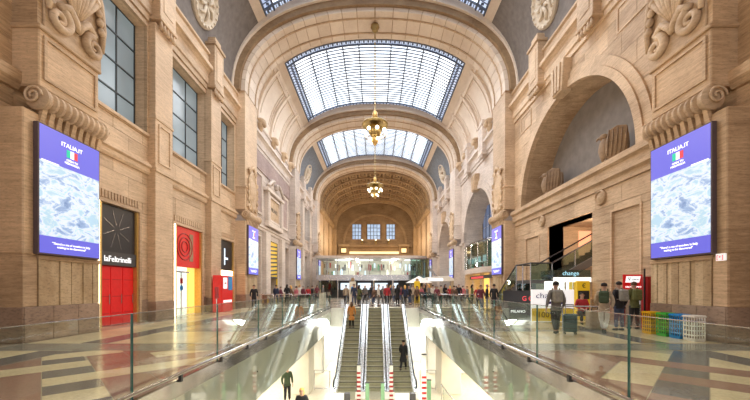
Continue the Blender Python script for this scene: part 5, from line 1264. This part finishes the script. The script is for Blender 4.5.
def make_person(pose='stand', coat='coat_black', legs='trouser_black', hair='hair_dark', longcoat=False, longhair=False, fingers=False, name='person', bag=None, sub=1):
    P = POSES[pose]; h = P['hip'][2]; ln = P['lean']; V = Vector
    hip = V(P['hip']); sp = hip+V((0, ln*.4, .2)); chest = hip+V((0, ln, .42)); neck = hip+V((0, ln-.01, .56)); jaw = hip+V((0, ln-.03, .64)); head = hip+V((0, ln-.03, .735)); crown = hip+V((0, ln-.01, .80))
    shL, shR = chest+V((-.17, 0, .07)), chest+V((.17, 0, .07))
    J = {k: V(P[k]) for k in P if isinstance(P[k], tuple)}
    hjL, hjR = hip+V((-.09, 0, -.05)), hip+V((.09, 0, -.05))
    root = thing(name, None, 'person')
    # body: one continuous skinned surface
    v = []; e = []
    def add(p, r, q=None, par=None):
        v.append((tuple(p), r, q or r)); k = len(v)-1
        if par is not None: e.append((par, k))
        return k
    a0 = add(hip, .12, .10); a1 = add(sp, .115, .09, a0); a2 = add(chest, .13, .095, a1); a3 = add(neck, .055, .055, a2); a4 = add(jaw, .062, .07, a3); a5 = add(head, .083, .098, a4); a6 = add(crown, .06, .075, a5)
    for sgn, sh, L in ((-1, shL, 'L'), (1, shR, 'R')):
        b0 = add(sh, .055, .055, a2); b1 = add(J['el'+L], .04, .04, b0); b2 = add(J['wr'+L], .027, .027, b1)
        d = (J['wr'+L]-J['el'+L]).normalized(); sd = V((0, -1, 0)) if abs(d.z) > .6 else V((-sgn, 0, 0))
        b3 = add(J['wr'+L]+d*.07, .022, .036, b2)
        if fingers:
            bend = V((-sgn*.012, -.006, 0))
            for q, ll in enumerate((.07, .08, .075, .06)):
                o_ = sd*(.027-.018*q)
                f1 = add(J['wr'+L]+d*.10+o_, .0085, .0085, b3); f2 = add(J['wr'+L]+d*(.10+ll*.55)+o_+bend, .008, .008, f1); add(J['wr'+L]+d*(.10+ll)+o_+bend*2.6, .0065, .0065, f2)
            t1 = add(J['wr'+L]+d*.05+sd*.045, .0105, .0105, b2); add(J['wr'+L]+d*.085+sd*.06, .008, .008, t1)
        else:
            add(J['wr'+L]+d*.15, .014, .026, b3); add(J['wr'+L]+d*.07+sd*.045, .011, .011, b3)
    for sgn, hj, L in ((-1, hjL, 'L'), (1, hjR, 'R')):
        c0 = add(hj, .085, .085, a0); c1 = add(J['knee'+L], .055, .055, c0); c2 = add(J['ank'+L], .036, .04, c1); add(J['ank'+L]+V((0, -.12, -.05)), .035, .025, c2)
    me = skin_mesh(v, e, 'body', sub)
    bm = bmesh.new(); bm.from_mesh(me)
    fc = head+V((0, -.098, 0))
    # face: nose, brow, lips, ears
    for (c_, sc) in ((fc+V((0, -.012, -.02)), (.014, .022, .024)), (fc+V((0, .004, -.058)), (.024, .01, .008)), (head+V((-.088, 0, -.015)), (.012, .02, .032)), (head+V((.088, 0, -.015)), (.012, .02, .032))):
        bmesh.ops.create_uvsphere(bm, u_segments=8, v_segments=6, radius=1, matrix=Matrix.Translation(c_) @ Matrix.Diagonal((*sc, 1)))
    bm.to_mesh(me); bm.free(); me.materials.append(MATS['skin'])
    b = bpy.data.objects.new('body', me); COL.objects.link(b); b.parent = root
    ey = MB()
    for q in (-1, 1): ey.ball(fc+V((q*.034, .008, .012)), (.013, .01, .008), 8)
    ey.build('eyes', 'dark', root, world=False)
    # jacket
    v = []; e = []
    low = hip+V((0, 0, -.06)); zl = .30 if pose != 'sit' else 0
    j0 = add(hip+V((0, 0, .02)), .165, .135); j1 = add(sp, .155, .125, j0); j2 = add(chest, .165, .13, j1); add(neck+V((0, .01, -.01)), .078, .078, j2)
    if longcoat: k_ = add(hip+V((0, 0, -.25)), .23, .20, j0); add(hip+V((0, 0, -.45)), .28, .25, k_)
    else: add(low+V((0, 0, -.03)), .168, .14, j0)
    for sh, L in ((shL, 'L'), (shR, 'R')):
        b0 = add(sh, .082, .085, j2); b1 = add(J['el'+L], .06, .06, b0); add(J['wr'+L].lerp(J['el'+L], .06), .044, .044, b1)
    me = skin_mesh(v, e, 'jacket', sub); me.materials.append(MATS[coat]); o = bpy.data.objects.new('jacket', me); COL.objects.link(o); o.parent = root
    # trousers
    v = []; e = []; t0 = add(hip+V((0, 0, .03)), .135, .115)
    for hj, L in ((hjL, 'L'), (hjR, 'R')):
        c0 = add(hj+V((0, 0, -.06 if pose != 'sit' else 0)), .10, .10, t0); c1 = add(J['knee'+L], .078, .078, c0); add(J['ank'+L]+V((0, 0, .02)), .062, .062, c1)
    me = skin_mesh(v, e, 'trousers', sub); me.materials.append(MATS[legs]); o = bpy.data.objects.new('trousers', me); COL.objects.link(o); o.parent = root
    for L in 'LR':
        a = J['ank'+L]; m_ = MB().tube([a+V((0, .05, -.035)), a+V((0, -.03, -.04)), a+V((0, -.12, -.055)), a+V((0, -.17, -.062))], [.045, .05, .044, .026], 8)
        m_.build('shoe', 'shoe', root, smooth=True, world=False)
    # hair cap
    m_ = MB(); hc = head+V((0, .018, .03)); n = 14
    vs = []; fs = []
    for i in range(8):
        tt = PI*.62*i/7
        for j in range(n):
            a = 2*PI*j/n; front = max(0, -math.sin(a)); t2 = tt*(1-.42*front)
            vs.append((hc.x+.098*math.sin(t2)*math.cos(a), hc.y+.112*math.sin(t2)*math.sin(a), hc.z+.098*math.cos(t2)))
    fs = [(i*n+j, i*n+(j+1) % n, (i+1)*n+(j+1) % n, (i+1)*n+j) for i in range(7) for j in range(n)]
    m_.add(vs, fs)
    if longhair: m_.tube([head+V((0, .06, .02)), head+V((0, .09, -.1)), head+V((0, .09, -.25))], [.085, .10, .06], 10)
    m_.build('hair', hair, root, smooth=True, world=False)
    if bag:
        bc = chest+V((0, .20, -.05)); m_ = MB().box(bc+V((-.15, -.09, -.23)), bc+V((.15, .09, .20))); o = m_.build('backpack', bag, root, bevel=.05, world=False)
        MB().box(bc+V((-.11, .09, -.2)), bc+V((.11, .13, .0))).build('front_pocket', bag, o, bevel=.02, world=False)
        for q in (-1, 1): MB().tube([chest+V((q*.10, .1, .12)), chest+V((q*.11, 0, .205)), chest+V((q*.11, -.12, .05)), chest+V((q*.13, -.06, -.2)), chest+V((q*.12, .1, -.22))], .018, 6).build('shoulder_strap', bag, root, world=False)
    return root
def put(p, x, y, z=0, rz=0, label=None, group=None, sc=1.0):
    p.location = (x, y, z); p.rotation_euler.z = rz; p.scale = (sc, sc, sc)
    if label: p['label'] = label
    if group: p['group'] = group
    return p
# foreground travellers on the right
put(make_person('pull', 'coat_grey', 'trouser_black', 'hair_dark', fingers=True, sub=2, bag='bag_grey'), 6.12, 11.25, 0, PI*.93, 'person in grey jacket pulling a wheeled suitcase past the exchange sign')
t = thing('suitcase', 'dark teal wheeled suitcase pulled by the walking person', 'suitcase', (6.62, 11.3, 0), -.3)
MB().box((-.2, -.13, .08), (.2, .13, .68)).build('shell', 'case_teal', t, bevel=.04, world=False)
for q in (-1, 1):
    MB().tube([(q*.12, .08, .66), (q*.12, .08, 1.0)], .01, 6).build('handle_rod', 'steel', t, world=False)
    for r in (-1, 1): MB().lathe([(.04, -.015), (.04, .015)], (q*.16, r*.1, .04), 10, axis='x').build('wheel', 'rubber_black', t, world=False)
MB().tube([(-.13, .08, 1.0), (.13, .08, 1.0)], .016, 6).build('grip', 'rubber_black', t, world=False)
for z in (.2, .35, .5): MB().box((-.17, -.138, z), (.17, -.128, z+.02)).build('ridge', 'dark', t, world=False)
put(make_person('cross', 'coat_beige', 'trouser_white', 'hair_dark', fingers=True, sub=2, bag='bag_green'), 8.05, 11.7, 0, PI*.80, 'person in pale jacket and white trousers with green backpack, legs crossed')
put(make_person('stand', 'coat_black', 'jeans', 'hair_dark', fingers=True, sub=2, bag='bag_grey'), 8.95, 12.2, 0, PI*1.02, 'person in black coat with grey backpack standing beside the white-trousered one')
put(make_person('phone', 'coat_olive', 'trouser_black', 'hair_brown', fingers=True, sub=2, bag='coat_olive'), 9.82, 12.6, 0, PI*.95, 'person in olive jacket standing before the red information stand')
put(make_person('sit', 'coat_red', 'trouser_black', 'hair_dark', fingers=True, sub=2), 9.0, 14.5, 0.02, -.3, 'seated person in dark red jacket near the cash machine')
t = thing('bench', 'low dark bench under the seated person in red', 'bench', (9.0, 14.6, 0))
MB().box((8.5, 14.35, .34), (9.7, 14.9, .41)).build('seat', 'dark_grey', t, bevel=.01)
for x in (8.6, 9.6): MB().box((x-.03, 14.4, 0), (x+.03, 14.85, .34)).build('leg', 'steel', t)
t = thing('luggage_bag', 'brown woven luggage bag on the floor behind the white-trousered person', 'bag', (8.25, 12.5, 0)); MB().box((8.0, 12.35, 0), (8.5, 12.7, .72)).build('body', 'coat_beige', t, bevel=.05)
MB().tube([(8.1, 12.5, .7), (8.15, 12.5, .85), (8.35, 12.5, .85), (8.4, 12.5, .7)], .015, 6).build('handle', 'dark', t)
# on the escalators
put(make_person('stand', 'coat_orange', 'trouser_black', 'hair_brown', longcoat=True, longhair=True, sub=2, fingers=True), -1.62, 23.0, -1.225, PI, 'person in long orange coat riding the left escalator near the top')
bpy.data.objects  # noqa
put(make_person('walk', 'coat_black', 'trouser_black', 'hair_dark', longcoat=True, sub=2, fingers=True), 1.65, 19.42, -3.275, PI*.9, 'person in long black coat climbing the right escalator near the bottom')
# lower floor
put(make_person('phone', 'coat_black', 'trouser_black', 'hair_blond', longhair=True, sub=2, fingers=True), -2.83, 12.9, -4.1, 0, 'blond person in dark coat on the lower floor, head showing at the bottom')
put(make_person('stand', 'bag_green', 'trouser_black', 'hair_dark', sub=2, fingers=True), -4.35, 16.5, -4.1, .6, 'person in dark green coat half hidden behind the left lower wall')
# crowd prototypes, copied with their parts
protos = []
random.seed(21)
specs = [('stand', 'trouser_black', 'hair_dark', False), ('walk', 'jeans', 'hair_brown', False), ('phone', 'trouser_black', 'hair_dark', True), ('walk', 'trouser_black', 'hair_blond', True), ('cross', 'jeans', 'hair_dark', False), ('stand', 'coat_grey', 'hair_grey', False)]
for sp_ in specs: protos.append(make_person(sp_[0], 'coat_black', sp_[1], sp_[2], longhair=sp_[3], longcoat=(sp_[0] == 'phone'), sub=1))
used = [False]*len(protos); poseword = {'stand': 'standing', 'walk': 'walking', 'phone': 'looking at a phone', 'cross': 'leaning', 'stand2': 'waiting'}
hairw = {'hair_dark': 'dark-haired', 'hair_brown': 'brown-haired', 'hair_blond': 'fair-haired', 'hair_grey': 'grey-haired'}
def coatlink(root, coat):
    for ch in root.children:
        if ch.name.startswith('jacket'):
            ch.material_slots[0].link = 'OBJECT'; ch.material_slots[0].material = MATS[coat]
# (pixel column at depth) -> world x by proportion, kept as plain numbers
def X(px, d): return (px-375)/333*d
crowd = [(254, 24.2, 'coat_black'), (276, 29, 'coat_navy'), (287, 30.5, 'coat_black'), (291, 32, 'coat_brown'), (296.5, 28, 'coat_pink'), (303, 33, 'coat_maroon'), (308, 34, 'coat_red'), (312, 36, 'coat_black'), (317, 38, 'coat_maroon'),
         (299.5, 35, 'coat_white'), (281, 33, 'coat_maroon'), (323, 40, 'coat_grey'),
         (346, 31, 'coat_beige'), (354, 27.9, 'coat_navy'), (359, 28.4, 'coat_olive'), (365, 36, 'coat_grey'), (374, 28.2, 'coat_brown'), (378.5, 28.0, 'coat_white'), (387, 29.5, 'coat_red'), (394, 33, 'coat_grey'), (397.5, 28.2, 'coat_black'), (405, 28.6, 'coat_navy'),
         (409, 30.5, 'coat_black'), (413, 33, 'coat_beige'), (417, 29.5, 'coat_brown'), (421, 32, 'coat_pink'), (425, 35, 'coat_black'), (429, 30.5, 'coat_grey'), (433, 33.5, 'coat_white'), (437, 30, 'coat_maroon'), (441, 36, 'coat_beige'), (401, 36, 'coat_maroon'),
         (445, 31.5, 'coat_black'), (450, 34, 'coat_red'), (454, 30, 'coat_brown'), (459, 31, 'coat_black'), (463, 34, 'coat_pink'), (467.5, 32, 'coat_grey'), (472, 29.5, 'coat_olive'), (477.5, 28.0, 'coat_red'), (481, 23.6, 'coat_maroon'), (487, 22.8, 'coat_black'), (494, 22.2, 'coat_black'),
         (371, 40, 'coat_black'), (383, 41, 'coat_grey'), (390.5, 38, 'coat_navy'), (350, 38, 'coat_red'), (358, 42, 'coat_maroon'), (419, 39, 'coat_navy'), (435.5, 40, 'coat_olive'), (456.5, 38, 'coat_white')]
def ordinal(n): return ('first', 'second', 'third', 'fourth', 'fifth', 'sixth', 'seventh', 'eighth', 'ninth', 'tenth', 'eleventh', 'twelfth', 'thirteenth', 'fourteenth', 'fifteenth', 'sixteenth', 'seventeenth', 'eighteenth', 'nineteenth', 'twentieth')[n]
zones = [('by the left shops', lambda p: p < 330), ('above the escalators', lambda p: 330 <= p < 408), ('behind the right barriers', lambda p: 408 <= p < 444), ('by the balcony shop', lambda p: p >= 444)]
order = {}
for zn, fn in zones:
    for r, it in enumerate(sorted([c_ for c_ in crowd if fn(c_[0])])): order[it] = (zn, r)
for k, it in enumerate(crowd):
    pi_ = k % len(protos)
    if not used[pi_]: p = protos[pi_]; used[pi_] = True
    else: p = copy_tree(protos[pi_])
    coatlink(p, it[2]); zn, r = order[it]
    cw = it[2].split('_')[1]
    put(p, X(it[0], it[1]), it[1], 0, random.choice((0, .5, -.6, PI, PI*.8, 1.4, -1.4)), '%s person in %s coat, %s from left %s' % (hairw[specs[pi_][2]], cw, ordinal(r), zn), 'travellers in the far concourse', random.uniform(.93, 1.04))
print('objects', len(bpy.data.objects))
